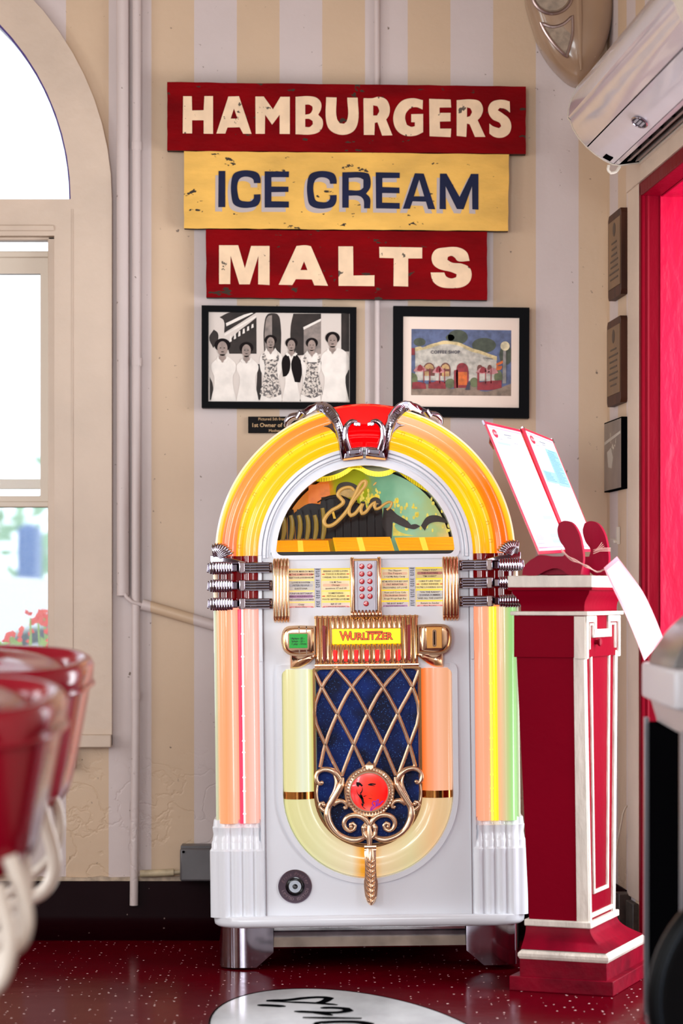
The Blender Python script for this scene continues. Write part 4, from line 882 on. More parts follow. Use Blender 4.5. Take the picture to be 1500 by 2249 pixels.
# crown claws in chrome
def cz_(zx, zy):
    p = J(620+zx/4.286, 870+zy/4.286); return p
def sym(zx, zy, s): u, v = cz_(zx, zy); u0 = cz_(782, 300)[0]; return (s*(abs(u-u0)), v)
m_copper = mat('coppery_edge', (190, 120, 70), .2, 1)
for s in (-1, 1):
    def q(zx, zy, y): a = sym(zx, zy, s); return (a[0], y, a[1])
    mb = MB()
    ribs = [(600,590,-18),(585,500,-26),(575,400,-30),(545,290,-32),(505,205,-30),(455,140,-22),(405,100,-8),(350,92,8),(285,105,20),(215,140,30),(150,165,36)]
    cl_ = smooth([q(a, b, c) for a, b, c in ribs], sub=4)
    wd = [9, 9, 10, 11, 12, 12.5, 12, 11, 9, 8, 8]
    R = []
    for i, p in enumerate(cl_):
        t_ = (cl_[min(i+1, len(cl_)-1)]-cl_[max(i-1, 0)]).normalized(); tt = Vector((t_.x, 0, t_.z)); tt = tt.normalized() if tt.length > .1 else Vector((1, 0, 0))
        n_ = Vector((-tt.z, 0, tt.x)); w_ = wd[min(int(i/len(cl_)*len(wd)), len(wd)-1)]
        u_ = Vector((0, -1, 0)); R.append([p-n_*w_, p-n_*w_*.75+u_*4, p-n_*w_*.45+u_*3, p+n_*w_*.45+u_*3, p+n_*w_*.75+u_*4, p+n_*w_, p+n_*w_*.8-u_*10, p-n_*w_*.8-u_*10])
    mb.rings(R); cw = jo('chrome_claw', mb, m_chrome, ang=50)
    mb = MB()
    for i in range(7, len(cl_)-11):
        p = cl_[i]; t_ = (cl_[i+1]-cl_[i-1]).normalized(); n_ = Vector((-t_.z, 0, t_.x)).normalized()
        mb.tube([p-n_*4.5+Vector((0, -3.6, 0)), p+n_*4.5+Vector((0, -3.6, 0))], .9, 5)
    jo('knurling', mb, m_chrome, cw, kind='stuff')
    mb = MB(); mb.tube([q(635, 500, -24), q(612, 420, -30), q(606, 350, -32), q(622, 280, -33), q(665, 240, -33), q(715, 242, -31)], [9, 8, 7, 6.5, 6, 4], 12, sub=5); jo('hook', mb, m_chrome, cw, ang=60)
    mb = MB()
    for k_ in range(4):
        c_ = q(698+k_*13, 262+(k_ % 2)*4, -33); mb.lathe([(.5, -5), (3, -3.5), (3.6, 0), (3, 3.5), (.5, 5)], 8, lambda p, c_=c_: (c_[0]+p[0], c_[1]+p[1], c_[2]+p[2]))
    jo('hook_beads', mb, m_chrome, cw, kind='stuff')
    mb = MB(); sp_ = [q(388, 278, -16), q(440, 268, -20), q(500, 240, -22), q(560, 330, -24), q(598, 470, -24), q(600, 590, -20), q(570, 560, -20), q(545, 450, -20), q(510, 350, -20), q(455, 298, -18)]
    mb.rings([[p for p in sp_], [(p[0], p[1]+16, p[2]) for p in sp_]]); jo('spur', mb, m_chrome, cw, bevel=.003, seg=3)
    mb = MB(); bl = [q(590, 590, -26), q(612, 490, -26), q(770, 472, -26), q(772, 560, -26)]
    mb.rings([bl, [(p[0], 4, p[2]) for p in bl]]); jo('claw_base', mb, m_chrome, cw, bevel=.003, seg=3)
    mb = MB(); bl = [q(640, 560, -31), q(632, 500, -31), q(748, 488, -31), q(752, 545, -31)]; mb.rings([bl, [(p[0], -20, p[2]) for p in bl]]); jo('claw_inset', mb, m_chrome, cw, bevel=.004, seg=3)
    mb = MB(); bl = [q(586, 604, -26), q(590, 588, -26), q(772, 562, -26), q(770, 582, -26)]; mb.rings([bl, [(p[0], 0, p[2]) for p in bl]]); jo('copper_edge', mb, m_copper, cw)
    mb = MB(); mb.tube([q(150, 165, 34), q(95, 180, 38), q(62, 215, 42), q(55, 262, 44)], [8, 9, 9, 6], 12, sub=4); mb.tube([q(195, 135, 26), q(160, 190, 30)], 8.5, 12); jo('claw_tail', mb, m_chrome, cw, ang=60)

# ---------------------------------------------------------------- music window
mus = MB(); mus.box(-196, 196, 150, 156, 905, 1115); mus.box(-198, 198, 8, 156, 904, 912)
mus.box(-202, -198, 46, 156, 904, 1115); mus.box(198, 202, 46, 156, 904, 1115); mus.box(-202, 202, 46, 156, 1112, 1118)
m_dkin = mat('dark_interior', (26, 22, 16), .5)
inn = jo('window_interior', mus, m_dkin)
def mz(zx, zy): return J(590+zx/3.488, 1000+zy/3.488)
def mural_mat():
    m, N, L, b = _m('printed_mural')
    tc = N.new('ShaderNodeTexCoord'); sp = N.new('ShaderNodeSeparateXYZ'); L.new(tc.outputs['Object'], sp.inputs[0])
    nz = N.new('ShaderNodeTexNoise'); nz.inputs['Scale'].default_value = 30; nz.inputs['Detail'].default_value = 6; L.new(tc.outputs['Object'], nz.inputs['Vector'])
    ad = N.new('ShaderNodeMath'); ad.operation = 'MULTIPLY_ADD'; ad.inputs[1].default_value = .09; L.new(nz.outputs[0], ad.inputs[0]); L.new(sp.outputs[0], ad.inputs[2])
    mr = N.new('ShaderNodeMapRange'); mr.inputs[1].default_value = -.19; mr.inputs[2].default_value = .28; L.new(ad.outputs[0], mr.inputs[0])
    cr = N.new('ShaderNodeValToRGB'); L.new(mr.outputs[0], cr.inputs[0]); e = cr.color_ramp.elements
    e[0].color = col((150, 130, 105)); e[1].position = 1; e[1].color = col((225, 190, 120))
    for t, c in ((.08, (235, 150, 70)), (.26, (226, 120, 45)), (.34, (165, 160, 30)), (.5, (150, 160, 30)), (.58, (110, 165, 135)), (.78, (150, 195, 165)), (.9, (165, 180, 120))):
        q_ = e.new(t); q_.color = col(c)
    L.new(cr.outputs[0], b.inputs['Base Color']); L.new(cr.outputs[0], b.inputs['Emission Color']); b.inputs['Emission Strength'].default_value = .42; b.inputs['Roughness'].default_value = .6; b.inputs['Specular IOR Level'].default_value = .1
    return m
MD = 120
mb = MB(); mb.fill([[(x*.985, (z-ARC)*.985+ARC) for x, z in wloop(197, 915)]], MD, MD+3); mur = jo('backlit_mural', mb, mural_mat(), label='backlit picture of a singer reaching to a crowd')
def E_(n, c, e=.3): return mat('mural_'+n, c, .5, emit=e, vary=.25, vscale=60)
e_dk = E_('dark_jacket', (52, 42, 40), .35); e_yel = E_('yellow', (222, 205, 90), .5); e_hair = E_('hair', (48, 36, 30), .3); e_skin = E_('skin', (190, 155, 95), .45); e_tl = E_('teal', (120, 170, 140), .5); e_or = E_('orange', (232, 125, 55), .55)
def mshape(nm, mtl, loops, lay, kind=None):
    for lp in loops:
        mb = MB(); P = smooth([(*mz(*p), 0) for p in lp], True, 4, 60); mb.fill([[(p[0], p[1]) for p in P]], MD-1-lay*.5, MD-.7-lay*.5); jo(nm, mb, mtl, mur)
mshape('printed_band', e_or, [[(300,200),(460,190),(470,290),(380,330),(300,350)]], 0)
mb = MB()
for i in range(90):
    zx = random.choice([random.uniform(700, 860), random.uniform(950, 1400)]); zy = random.uniform(240, 420) if zx < 900 else random.uniform(300, 560)
    c_ = mz(zx, zy); P = el(c_[0], c_[1], random.uniform(2, 4), random.uniform(3, 7), 8)
    mb.fill([P], MD-2, MD-1.6)
jo('printed_crowd', mb, e_yel, mur, kind='stuff')
mshape('printed_hair', e_hair, [[(515,270),(530,200),(580,178),(640,185),(690,220),(690,250),(640,235),(560,250),(530,300)], [(785,370),(778,330),(800,302),(840,300),(870,330),(865,380),(845,345),(800,345)], [(1180,520),(1230,450),(1310,440),(1390,480),(1380,500),(1300,490),(1240,510),(1210,560)]], 4)
mshape('printed_face', e_skin, [[(790,360),(800,340),(850,345),(866,375),(858,410),(830,430),(800,400)], [(540,260),(600,235),(680,245),(670,300),(560,300)]], 3)
mshape('printed_jacket', e_dk, [[(780,620),(800,500),(750,430),(820,400),(860,420),(870,520),(900,620)], [(860,620),(880,450),(890,380),(940,385),(990,430),(1100,510),(1105,545),(1060,535),(960,490),(950,620)]], 5)
mshape('printed_shirt', e_yel, [[(830,410),(865,425),(882,390),(870,470),(850,500)]], 6)
mshape('printed_hand', e_dk, [[(1095,515),(1140,508),(1175,525),(1130,548),(1100,545)]], 6)
mshape('printed_arm', e_yel, [[(960,500),(1000,560),(1130,600),(960,600)]], 4)
# scalloped fringe curtain
mb = MB(); mf = MB()
def fr_y(x): return 0
sc_ = [(300,150),(370,176),(450,175),(540,150),(610,110),(650,82),(700,92),(760,125),(850,140),(930,125),(985,100),(1030,130),(1100,185),(1180,235),(1260,275)]
top_ = smooth([(*mz(a, b-32), 0) for a, b in sc_], sub=5, corner=80); bot_ = smooth([(*mz(a, b+8), 0) for a, b in sc_], sub=5, corner=80)
R = []
for a, b in zip(top_, bot_): R.append([(a[0], 56, a[1]), (b[0], 52, b[1]), (b[0], 55, b[1]), (a[0], 59, a[1])])
mb.rings(R); m_frg = mat('yellow_fringe', (225, 200, 30), .5, emit=.5); cur = jo('fringe_curtain', mb, m_frg)
tp = [(p[0], p[1]) for p in top_]; mb = MB(); R = [[(a[0], 60, a[1]-1), (a[0], 60, a[1]+60), (a[0], 62, a[1]+60), (a[0], 62, a[1]-1)] for a in top_]
mb.rings(R); jo('curtain_drape', mb, mat('grey_drape', (70, 75, 66), .6, emit=.1), cur)
mb = MB()
for k_ in range(58):
    t_ = k_/58*(len(top_)-2); i = int(t_); a = top_[i].lerp(top_[i+1], t_-i); b = bot_[i].lerp(bot_[i+1], t_-i)
    mb.box(b[0]-.35, b[0]+.35, 50.6, 51.6, b[1], lerp(b[1], a[1], .7))
jo('fringe_threads', mb, mat('fringe_dark', (90, 80, 20), .6), cur, kind='stuff')  # dark olive lines over the yellow fringe
# carousel of discs
car_ = MB()
e_disc = mat('dark_disc', (22, 20, 17), .15, coat=.6); e_case = mat('disc_edge', (150, 130, 50), .25, emit=.12, coat=.6)
cx0, cz0 = mz(560, 640)
for i in range(13):
    zx = 105+i*62; c_ = mz(zx, 520); w_ = 9
    mb = MB(); ht = 66 if i < 5 else lerp(72, 92, 1-abs(i-7)/6); 
    R = []
    for j in range(9):
        a = PI*j/8; R.append([(c_[0]-7+i*.4, 60+j*0, 0)]) if False else None
    mb.fill([[(c_[0]-8, 950), (c_[0]+8, 950), (c_[0]+8, 950+ht*.8), (c_[0]+5, 950+ht), (c_[0]-4, 950+ht), (c_[0]-8, 950+ht*.8)]], 78, 104)
    jo('disc_holder', mb, e_disc, bevel=.002)
    if i < 6:
        mb = MB(); mb.tube([(c_[0]-1.5, 76, 948), (c_[0]+2, 76, 968), (c_[0]+2, 76, 990), (c_[0]-1, 76, 950+ht*.8)], [4.5, 5.5, 5.2, 4.5], 10, sub=3); jo('disc_edge', mb, e_case)
mb = MB(); P = smooth([(*mz(a, b), 0) for a, b in [(200,620),(190,420),(300,350),(400,355),(400,300),(520,285),(680,340),(800,440),(900,570),(905,625)]], sub=4, corner=60)
mb.fill([[(p[0], p[1]) for p in P]], 104, 110); jo('player_housing', mb, e_disc, bevel=.002)
mb = MB(); P = smooth([(*mz(a, b), 0) for a, b in [(480,410),(495,470),(515,470),(500,415)]], True, 4); mb.fill([[(p[0], p[1]) for p in P]], 74, 76); jo('brass_wire', mb, mat('brass_glow', (210, 170, 50), .3, emit=.4))
mb = MB(); P = smooth([(*mz(a, b), 72) for a, b in [(370,345),(450,300),(540,290),(640,330),(700,360)]], sub=4); mb.tube([(p[0], 72, p[1]) for p in P], 1.6, 6); jo('player_arm', mb, mat('steel_arm', (110, 105, 95), .2, .9))
# title page strips
m_page = mat('amber_title_pages', (235, 150, 8), .5, emit=.72, ec=(255, 170, 10), vary=.15, vscale=60, stretch=(.15, 1, 4)); m_pline = mat('amber_lines', (190, 110, 5), .6, emit=.15); m_pp = mat('amber_text_block', (255, 190, 60), .5, emit=.85)
for a in ([(50,640),(455,640),(472,738),(55,742)], [(490,618),(935,612),(968,730),(515,738)], [(972,618),(1425,612),(1445,730),(1008,732)]):
    P = [mz(*p) for p in a]; mb = MB(); q_ = [(P[0][0], 66, P[0][1]), (P[1][0], 66, P[1][1]), (P[2][0], 20, P[2][1]), (P[3][0], 20, P[3][1])]
    mb.rings([q_, [(p[0], p[1]+2.5, p[2]-2) for p in q_]]); pg = jo('title_page', mb, m_page)
    mb = MB()
    for j in range(9):
        t_ = (j+.7)/9.5; l_ = [lerp(q_[0][k_], q_[3][k_], t_) for k_ in range(3)]; r_ = [lerp(q_[1][k_], q_[2][k_], t_) for k_ in range(3)]
        mb.tube([(l_[0]+3, l_[1]-.8, l_[2]+.3), (r_[0]-3, r_[1]-.8, r_[2]+.3)], .35, 4)
    jo('page_lines', mb, m_pline, pg, kind='stuff')
    mb = MB(); t1_, t2_ = .42, .52
    def pq(u_, v_): 
        A_ = [lerp(q_[0][k_], q_[1][k_], u_) for k_ in range(3)]; B_ = [lerp(q_[3][k_], q_[2][k_], u_) for k_ in range(3)]; r = [lerp(A_[k_], B_[k_], v_) for k_ in range(3)]; return (r[0], r[1]-1.3, r[2]+.5)
    mb.add([pq(.41, .02), pq(.51, .02), pq(.51, .98), pq(.41, .98)], [(0, 1, 2, 3)]); jo('code_column', mb, m_pp, pg)
mb = MB(); mb.box(-196, 196, 12, 20, 911, 920); jo('window_ledge', mb, m_dkin)
mb = MB(); mb.fill([wloop(197.5, 912)], 4, 5.5); jo('window_glass', mb, glass('curved_pane', (1, 1, 1), .014))
# gold script on the glass
m_script = mat('gold_script', (196, 152, 72), .35, .2, emit=.12)
def stroke(pts, r, mp, y, name='script', parent=juke, mtl=None, flatk=.25):
    P = smooth([(mp(*p)[0], 0, mp(*p)[1]) for p in pts], sub=5, corner=80); m_ = MB()
    m_.tube(P, r, 10); m_.v = [Vector((p.x, y+p.y*flatk, p.z)) for p in m_.v]; return m_
mb = stroke([(655,262),(630,240),(590,240),(548,262),(532,295),(555,325),(572,350),(545,380),(485,415),(445,455),(425,500),(440,530),(480,530),(525,500),(590,430),(650,340),(705,270),(745,205),(738,188),(715,198),(670,280),(625,375),(615,430),(630,455),(660,440),(705,385),(722,362),(706,405),(715,440),(740,430),(785,375),(815,352),(812,385),(822,402),(850,395),(890,365),(925,350),(945,355),(935,385),(905,412)], [3.2, 4.2, 4.2, 4.2, 4, 4, 4, 3.8, 3.5, 3, 2.5], mz, 2.2)
mb2 = stroke([(826,198),(815,210),(802,224)], [1, 2.4, 1], mz, 2.2); mb.add([tuple(v) for v in mb2.v], mb2.f)
jo('gold_script', mb, m_script, label='gold handwritten Elvis across the window')
l = bpy.data.lights.new('window_lamp', 'AREA'); l.shape = 'RECTANGLE'; l.size = .4; l.size_y = .03; l.energy = .18; l.color = (1, .9, .6)
lo_ = bpy.data.objects.new('window_lamp', l); C.objects.link(lo_); lo_.parent = juke; lo_.location = (0, .05, 1100*K); lo_.rotation_euler = (math.radians(25), 0, 0)
# ---------------------------------------------------------------- title panel, keypad, sign, pods
m_goldd = mat('warm_gold_metal', (220, 168, 112), .2, 1)
m_lit = gmat('yellow_backlight', 0, -.21, .21, [(0, (250, 205, 120)), (.12, (255, 225, 130)), (.42, (255, 214, 40)), (.5, (255, 200, 0)), (.58, (255, 205, 20)), (1, (255, 225, 60))], .9)
mb = MB(); mb.box(-174, 174, 16, 20, 794, 886); jo('light_panel', mb, m_lit)
cards = {
 'a': [("I'M YOUR MARCH MAN", "ARE THE SOMEHOW BABY", "TREAT YOUR LOVE BEFORE ME", 0), ("LOVE ROOSTER", "PETER PEOPLE", "DAYTONA", 1), ('"UNFORGETTABLE"', "DINAH WASHINGTON", "WHAT A DIFFERENCE A DAY MAKES", 2), ("Crazy", "Patsy Cline", "", 3)],
 'b': [("BREAK LOVES LOVIN", "TWICE SURGING", "I WEAR TIO SURGING", 4), ("I & M Two", "Chicago", "questions 67 and 68", 5), ("SOMETHING", "PETULA CLARK", "YOU'D BETTER LOVE ME", 4), ("RIP IT UP", "LITTLE RICHARD", "", 3)],
 'c': [("The Slippers", "The Toppers", "I Call My Baby Candy", 5), ("HIT ME WITH YOUR BEST SHOT", "PAT BENATAR", "PRISONERS OF LOVE", 5), ("Rum and Coca Cola", "The Andrews Sisters", "Boogie Woogie Bugle Boy", 5), ('"BE-BOP BABY"', "RICKY NELSON", "", 2)],
 'd': [('"ONLY YOU"', "THE PLATTERS", '"I\'M SORRY"', 6), ("I LIKE IT LIKE THAT", "CHRIS KENNER", "YOU'RE LOOKING GOOD", 4), ('"ON THE RADIO"', "DONNA SUMMER", '"AND ALL THE LIGHTS"', 1), ("Return to Sender", "Elvis Presley", "", 3)],
}
nums = (['*700', '807*', '*701', '808*', '', '*801', '809*', '*802', '810*', '', '*803', '901*', '*804', '902*', '', '*805', '903*', '*806'], ['*905', '003*', '*906', '004*', '', '*907', '005*', '*908', '006*', '', '*909', '007*', '*910', '008*', '', '*001', '009*', '*002'])
paper = {0: (248, 232, 190), 1: (222, 218, 208), 2: (232, 222, 220), 3: (240, 222, 205), 4: (255, 240, 170), 5: (250, 234, 195), 6: (225, 205, 150)}
bandc = {0: (250, 190, 160), 1: (200, 198, 200), 2: (190, 140, 185), 3: (240, 170, 165), 4: (255, 235, 150), 5: (250, 205, 170), 6: (190, 120, 110)}
mpap = {k_: mat('card_paper_%d' % k_, v_, .6, emit=.2) for k_, v_ in paper.items()}; mbnd = {k_: mat('card_band_%d' % k_, v_, .6, emit=.2) for k_, v_ in bandc.items()}
m_prt = mat('card_print', (90, 70, 60), .6); m_mark = mat('card_marker', (215, 70, 60), .6, emit=.2)
for key, xa, xb in (('a', -172, -113), ('b', -98, -34), ('c', 34, 95), ('d', 110, 172)):
    for i, (t1_, t2_, t3_, st_) in enumerate(cards[key]):
        zt = 880-i*24.2; zb = zt-21 if i < 3 else 797
        mb = MB(); mb.box(xa+1, xb-1, 13.2, 14, zb, zt); cd = jo('title_card', mb, mpap[st_])
        mb = MB(); zm = zt-10
        mb.fill([[(xa+5, zm-3), (xb-5, zm-3), (xb-3, zm), (xb-5, zm+3), (xa+5, zm+3), (xa+3, zm)]], 12.6, 13.1); jo('card_band', mb, mbnd[st_], cd)
        mb = MB(); xm = (xa+xb)/2
        for tt_, z_ in ((t1_, zt-3.6), (t2_, zm), (t3_, zt-17)):
            if tt_:
                sz = 5.0; est = len(tt_)*sz*.52; mb.text(tt_, xm, z_, sz, 12.3, xs=min(1.15, (xb-xa-7)/est), ext=.15, bold=.06, res=1)
        jo('card_print', mb, m_prt, cd, kind='stuff')
        if st_ in (0, 4, 3): 
            mb = MB(); mb.box(xa+2, xa+8, 12.2, 12.5, zm-1, zm+1); mb.box(xb-8, xb-2, 12.2, 12.5, zm-1, zm+1); jo('card_marks', mb, m_mark, cd, kind='stuff')
m_strip = mat('grey_number_strip', (205, 205, 215), .5, emit=.2); m_navy = mat('number_print', (30, 35, 60), .6)
for (xa, xb), nn in (((-113, -98), nums[0]), ((95, 110), nums[1])):
    mb = MB(); mb.box(xa, xb, 12.6, 13.4, 796, 884); ns = jo('number_strip', mb, m_strip); mb = MB()
    for i, tt_ in enumerate(nn):
        if tt_: mb.text(tt_, (xa+xb)/2, 880-i*4.75, 4.7, 12.4, ext=.12, bold=.12, res=1)
    jo('strip_numbers', mb, m_navy, ns, kind='stuff')
mb = MB(); mb.box(-174, -28, 2, 4, 883, 885); mb.box(28, 174, 2, 4, 883, 885); jo('panel_shadow_gap', mb, m_black)
mb = MB()
for s in (-1, 1): mb.box(*sorted((s*28, s*174)), 6, 7, 796, 884)
jo('title_glass', mb, glass('title_pane', (1, 1, 1), .015))
# gold fluted ends
for s in (-1, 1):
    g_ = MB(); g_.box(*sorted((s*168, s*203)), -12, 4, 776, 899); ge = jo('gold_end_piece', g_, m_goldd, bevel=.002)
    for i in range(5):
        x = s*(171.5+i*7); mb = MB(); dy = -14-4*math.sin(PI*(i+.7)/5.4)
        mb.tube([(x, dy+5, 903), (x, dy, 900), (x, dy-1, 780), (x, dy+2, 772), (x, dy+9, 767)], [3.2, 3.8, 3.8, 3.6, 2.4], 12, sub=3); jo('flute', mb, m_gold, ge, ang=60)
    mb = MB()
    for i in range(5): mb.tube([(s*(171.5+i*7)-3, -16, 779), (s*(171.5+i*7), -20, 775), (s*(171.5+i*7)+3, -16, 779)], 1, 5)
    jo('flute_tips', mb, m_gold, ge, kind='stuff')
# keypad
kp = MB(); kp.box(-25, 25, -16, 4, 783, 899); m_sil = mat('satin_silver', (165, 158, 165), .32, .85)
kd = jo('keypad', kp, m_sil, bevel=.0015)
for s in (-1, 1):
    mb = MB(); mb.tube([(s*29.5, -10, 903), (s*29.5, -15, 899), (s*29.5, -15, 786)], 4.6, 12, sub=2); jo('gold_edge', mb, m_gold, kd, ang=60)
    mb = MB(); mb.tube([(s*19.5, -17, 897), (s*19.5, -17, 788)], 1.6, 8); jo('ridge', mb, m_sil, kd)
for i in range(9):
    mb = MB(); x = -31+i*7.75; mb.tube([(x, -14, 789), (x, -19, 784), (x, -18, 776), (x, -9, 771)], [2.6, 3.6, 3.4, 2], 10, sub=3); jo('gold_bead', mb, m_gold, kd, ang=60)
mb = MB(); mb.tube([(-33, -13, 777), (33, -13, 777)], 2, 8); mb.box(-34, 34, -8, 4, 771, 786); jo('gold_foot', mb, m_goldd, kd)
mb = MB(); mb.box(-34, 34, -12, 4, 897, 903); jo('gold_cap', mb, m_goldd, kd, bevel=.002)
m_btn = mat('red_button', (190, 16, 32), .25, coat=.6, emit=.12); m_num = mat('button_print', (240, 190, 185), .5, emit=.2)
for i, n_ in enumerate(['1', '2', '3', '4', '5', '6', '7', '8', '9', '0', 'R']):
    x, z = (-8.7+(i % 2)*17.4, 886-(i//2)*16.4) if i < 10 else (0, 886-5*16.4+.5)
    mb = MB(); mb.lathe([(5.9, 0), (5.9, 4), (4.8, 5.6), (0, 6.0)], 20, lambda p, x=x, z=z: (x+p[0], -16-p[2], z+p[1])); bt = jo('button', mb, m_btn, kd)
    mb = MB(); mb.text(n_, x, z-.2, 8.4, -22.4, ext=.1, bold=.05, res=2); jo('button_mark', mb, m_num, bt)

# Wurlitzer block
wb = MB(); wb.box(-113, 113, -4, 6, 672, 776); wbk = jo('gold_grille_block', wb, m_goldd, bevel=.002)
for i in range(20):
    x = -107.5+i*11.32
    segs = [(775, 676)]
    inside = abs(x) < 78
    lowslot = inside and i % 2 == 1 or False
    if inside: segs = [(775, 751), (714, 676)]
    for a, b in segs:
        mb = MB()
        mb.tube([(x, -4, a+1), (x, -9, a-1), (x, -9, b+12), (x, -12, b+2), (x, -6, b-3)] if b < 700 else [(x, -4, a+1), (x, -9, a-1), (x, -9, b)], 3.7, 12); jo('flute', mb, m_gold, wbk, ang=60)
mb = MB(); mb.tube([(-114, -8, 670), (114, -8, 670)], 4, 10); mb.box(-114, 114, -8, 4, 664, 672); jo('lower_bar', mb, m_gold, wbk)
mb = MB(); mb.box(-114, 114, -7, 2, 773, 778); jo('upper_bar', mb, m_goldd, wbk, bevel=.001)
m_slot = mat('red_slot_light', (240, 20, 20), .3, emit=.7, ec=(255, 10, 10)); m_slotd = mat('dark_red_slot', (130, 0, 6), .3, emit=.25)
for i in range(7):
    x = -70+i*23.6; mb = MB(); mb.box(x-3.4, x+3.4, -14.5, -6, 678, 703); jo('red_slot', mb, m_slot, wbk, bevel=.0006)
for s in (-1, 1):
    mb = MB(); mb.box(s*93-3.2, s*93+3.2, -13.8, -6, 679, 757); jo('red_slot', mb, m_slotd, wbk, bevel=.0006)
mb = MB(); mb.box(-75, 75, -13, -6, 716, 749); sg = jo('name_sign', mb, mat('yellow_sign_panel', (250, 232, 10), .3, emit=.72, ec=(255, 236, 0)), wbk, bevel=.001)
mb = MB(); mb.text('W', -46, 733, 27, -13.4, bold=1.5, ext=.1, xs=.85); mb.text('URLITZER', 10, 732, 21, -13.4, bold=1.4, ext=.1, xs=.98, space=1.03); mb.box(-2, 36, -13.5, -13.3, 741.5, 744.5); jo('name_outline', mb, mat('sign_outline', (40, 40, 60), .5), sg, kind='stuff')
mb = MB(); mb.text('W', -46, 733, 27, -13.8, bold=.5, ext=.1, xs=.85); mb.text('URLITZER', 10, 732, 21, -13.8, bold=.5, ext=.1, xs=.98, space=1.03); mb.box(-1, 35, -13.9, -13.7, 742.2, 743.8); jo('name_lettering', mb, mat('sign_red', (238, 90, 30), .5, emit=.5), sg, kind='stuff')
# pods
for s in (-1, 1):
    o_ = [(112, 757), (112, 694), (160, 692), (174, 697), (183, 708), (184, 744), (176, 755), (160, 758)]
    pod = MB(); P = smooth([(s*a, b, 0) for a, b in o_], True, 5, 50); cxp, czp = s*148, 725
    pod.rings([[(cxp+(p[0]-cxp)*g_, y_, czp+(p[1]-czp)*g_) for p in P] for y_, g_ in ((4, 1), (-14, 1), (-22, .985), (-28, .95), (-31, .88), (-32, .7), (-32.5, .4), (-32.6, .02))]); pd = jo('gold_pod', pod, m_gold, ang=70)
    pod = MB(); pod.fill([[(p[0], p[1]) for p in P], [(cxp+(p[0]-cxp)*.9, czp+(p[1]-czp)*.86) for p in P]], -33.5, -24); jo('pod_rim', pod, m_gold, pd, bevel=.002, seg=3)
    mb = MB(); pr = [(112, 696), (168, 696), (168, 664), (150, 664), (132, 672), (118, 683), (112, 690)]
    P = smooth([(s*a, b, 0) for a, b in pr], True, 4, 50); cxb, czb = s*148, 682; mb.rings([[(cxb+(p[0]-cxb)*g_, y_, czb+(p[1]-czb)*g_) for p in P] for y_, g_ in ((4, 1), (-12, 1), (-19, .95), (-23, .8), (-21, .6), (-18, .3), (-17, .02))]); jo('pod_bracket', mb, m_gold, pd, ang=70)
    if s < 0:
        mb = MB(); mb.fill([arc(-168, 709, 4, 180, 270, 4)+arc(-130, 709, 4, 270, 360, 4)+arc(-130, 739, 4, 0, 90, 4)+arc(-168, 739, 4, 90, 180, 4)], -34, -28); jo('display_rim', mb, m_gold, pd, bevel=.001)
        mb = MB(); mb.box(-169, -129, -35, -33, 709, 740); dp = jo('display', mb, mat('green_display', (0, 150, 40), .3, emit=.35, ec=(0, 160, 40)), pd, bevel=.001)
        mb = MB()
        for j, (l_, r_) in enumerate((('18plays', '- $5.-'), (' 3plays', '- $1.-'), (' 1 play', '- 50cts'))):
            mb.text(l_, -166, 730-j*6, 6, -35.6, 'LEFT', bold=.12, ext=.05, res=1); mb.text(r_, -148, 730-j*6, 6, -35.6, 'LEFT', bold=.12, ext=.05, res=1)
        jo('display_text', mb, mat('display_ink', (0, 40, 14), .5), dp, kind='stuff')
        mb = MB()
        for x in (-147, -131):
            mb.box(x-1.2, x+1.2, -33.5, -29, 741, 756); mb.box(x-1.2, x+1.2, -33.5, -29, 697, 707)
        jo('pod_ribs', mb, mat('pale_gold', (250, 225, 200), .15, 1), pd, kind='stuff')
    else:
        mb = MB(); mb.box(131, 165, -34, -28, 705, 752); cp = jo('coin_plate', mb, mat('satin_gold', (205, 145, 80), .3, 1), pd, bevel=.001)
        mb = MB(); mb.fill([arc(148, 713, 4.5, 180, 360, 8)+arc(148, 742, 4.5, 0, 180, 8)], -37, -33); jo('coin_bezel', mb, m_gold, cp, bevel=.001)
        mb = MB(); mb.box(146.8, 149.2, -37.6, -36.5, 713, 742); jo('coin_slot', mb, m_black, cp)
        mb = MB(); mb.box(125, 128, -33, -28, 703, 755); jo('pod_rib', mb, m_gold, pd, bevel=.001)

# ---------------------------------------------------------------- lower arch tube
m_leftcol = gmat('pale_green_tube', 0, -.226, -.143, [(0, (232, 222, 160)), (.35, (234, 228, 168)), (.62, (240, 244, 215)), (.85, (236, 242, 190)), (1, (225, 225, 110))], .74, base=.35)
m_rightcol = gmat('orange_column_tube', 0, .143, .226, [(0, (255, 118, 30)), (.12, (255, 140, 75)), (.4, (255, 160, 115)), (.55, (255, 190, 155)), (.9, (250, 180, 135)), (1, (250, 200, 165))], .8, base=.35)
m_ubot = gmat('cream_curved_tube', 0, -.226, .226, [(0, (234, 228, 160)), (.2, (236, 230, 176)), (.4, (246, 226, 185)), (.455, (255, 180, 60)), (.49, (255, 158, 0)), (.52, (255, 185, 90)), (.58, (248, 218, 170)), (.75, (238, 222, 168)), (.88, (250, 205, 150)), (1, (240, 210, 160))], .68, base=.35)
def otube(s): return [((s*151.5)+33.5*math.cos(2*PI*i/20), 8+22*math.sin(2*PI*i/20)) for i in range(20)]
for s, m_ in ((-1, m_leftcol), (1, m_rightcol)):
    mb = MB(); mb.rings([[(x, y, z) for x, y in otube(s)] for z in (388, 662)]); jo('column_tube', mb, m_, ang=60)
mb = MB(); mb.arcsweep([(151.5+33.5*math.cos(2*PI*i/20), 8+22*math.sin(2*PI*i/20)) for i in range(20)], 0, 388, 180, 360, 48); jo('curved_tube', mb, m_ubot, ang=60)
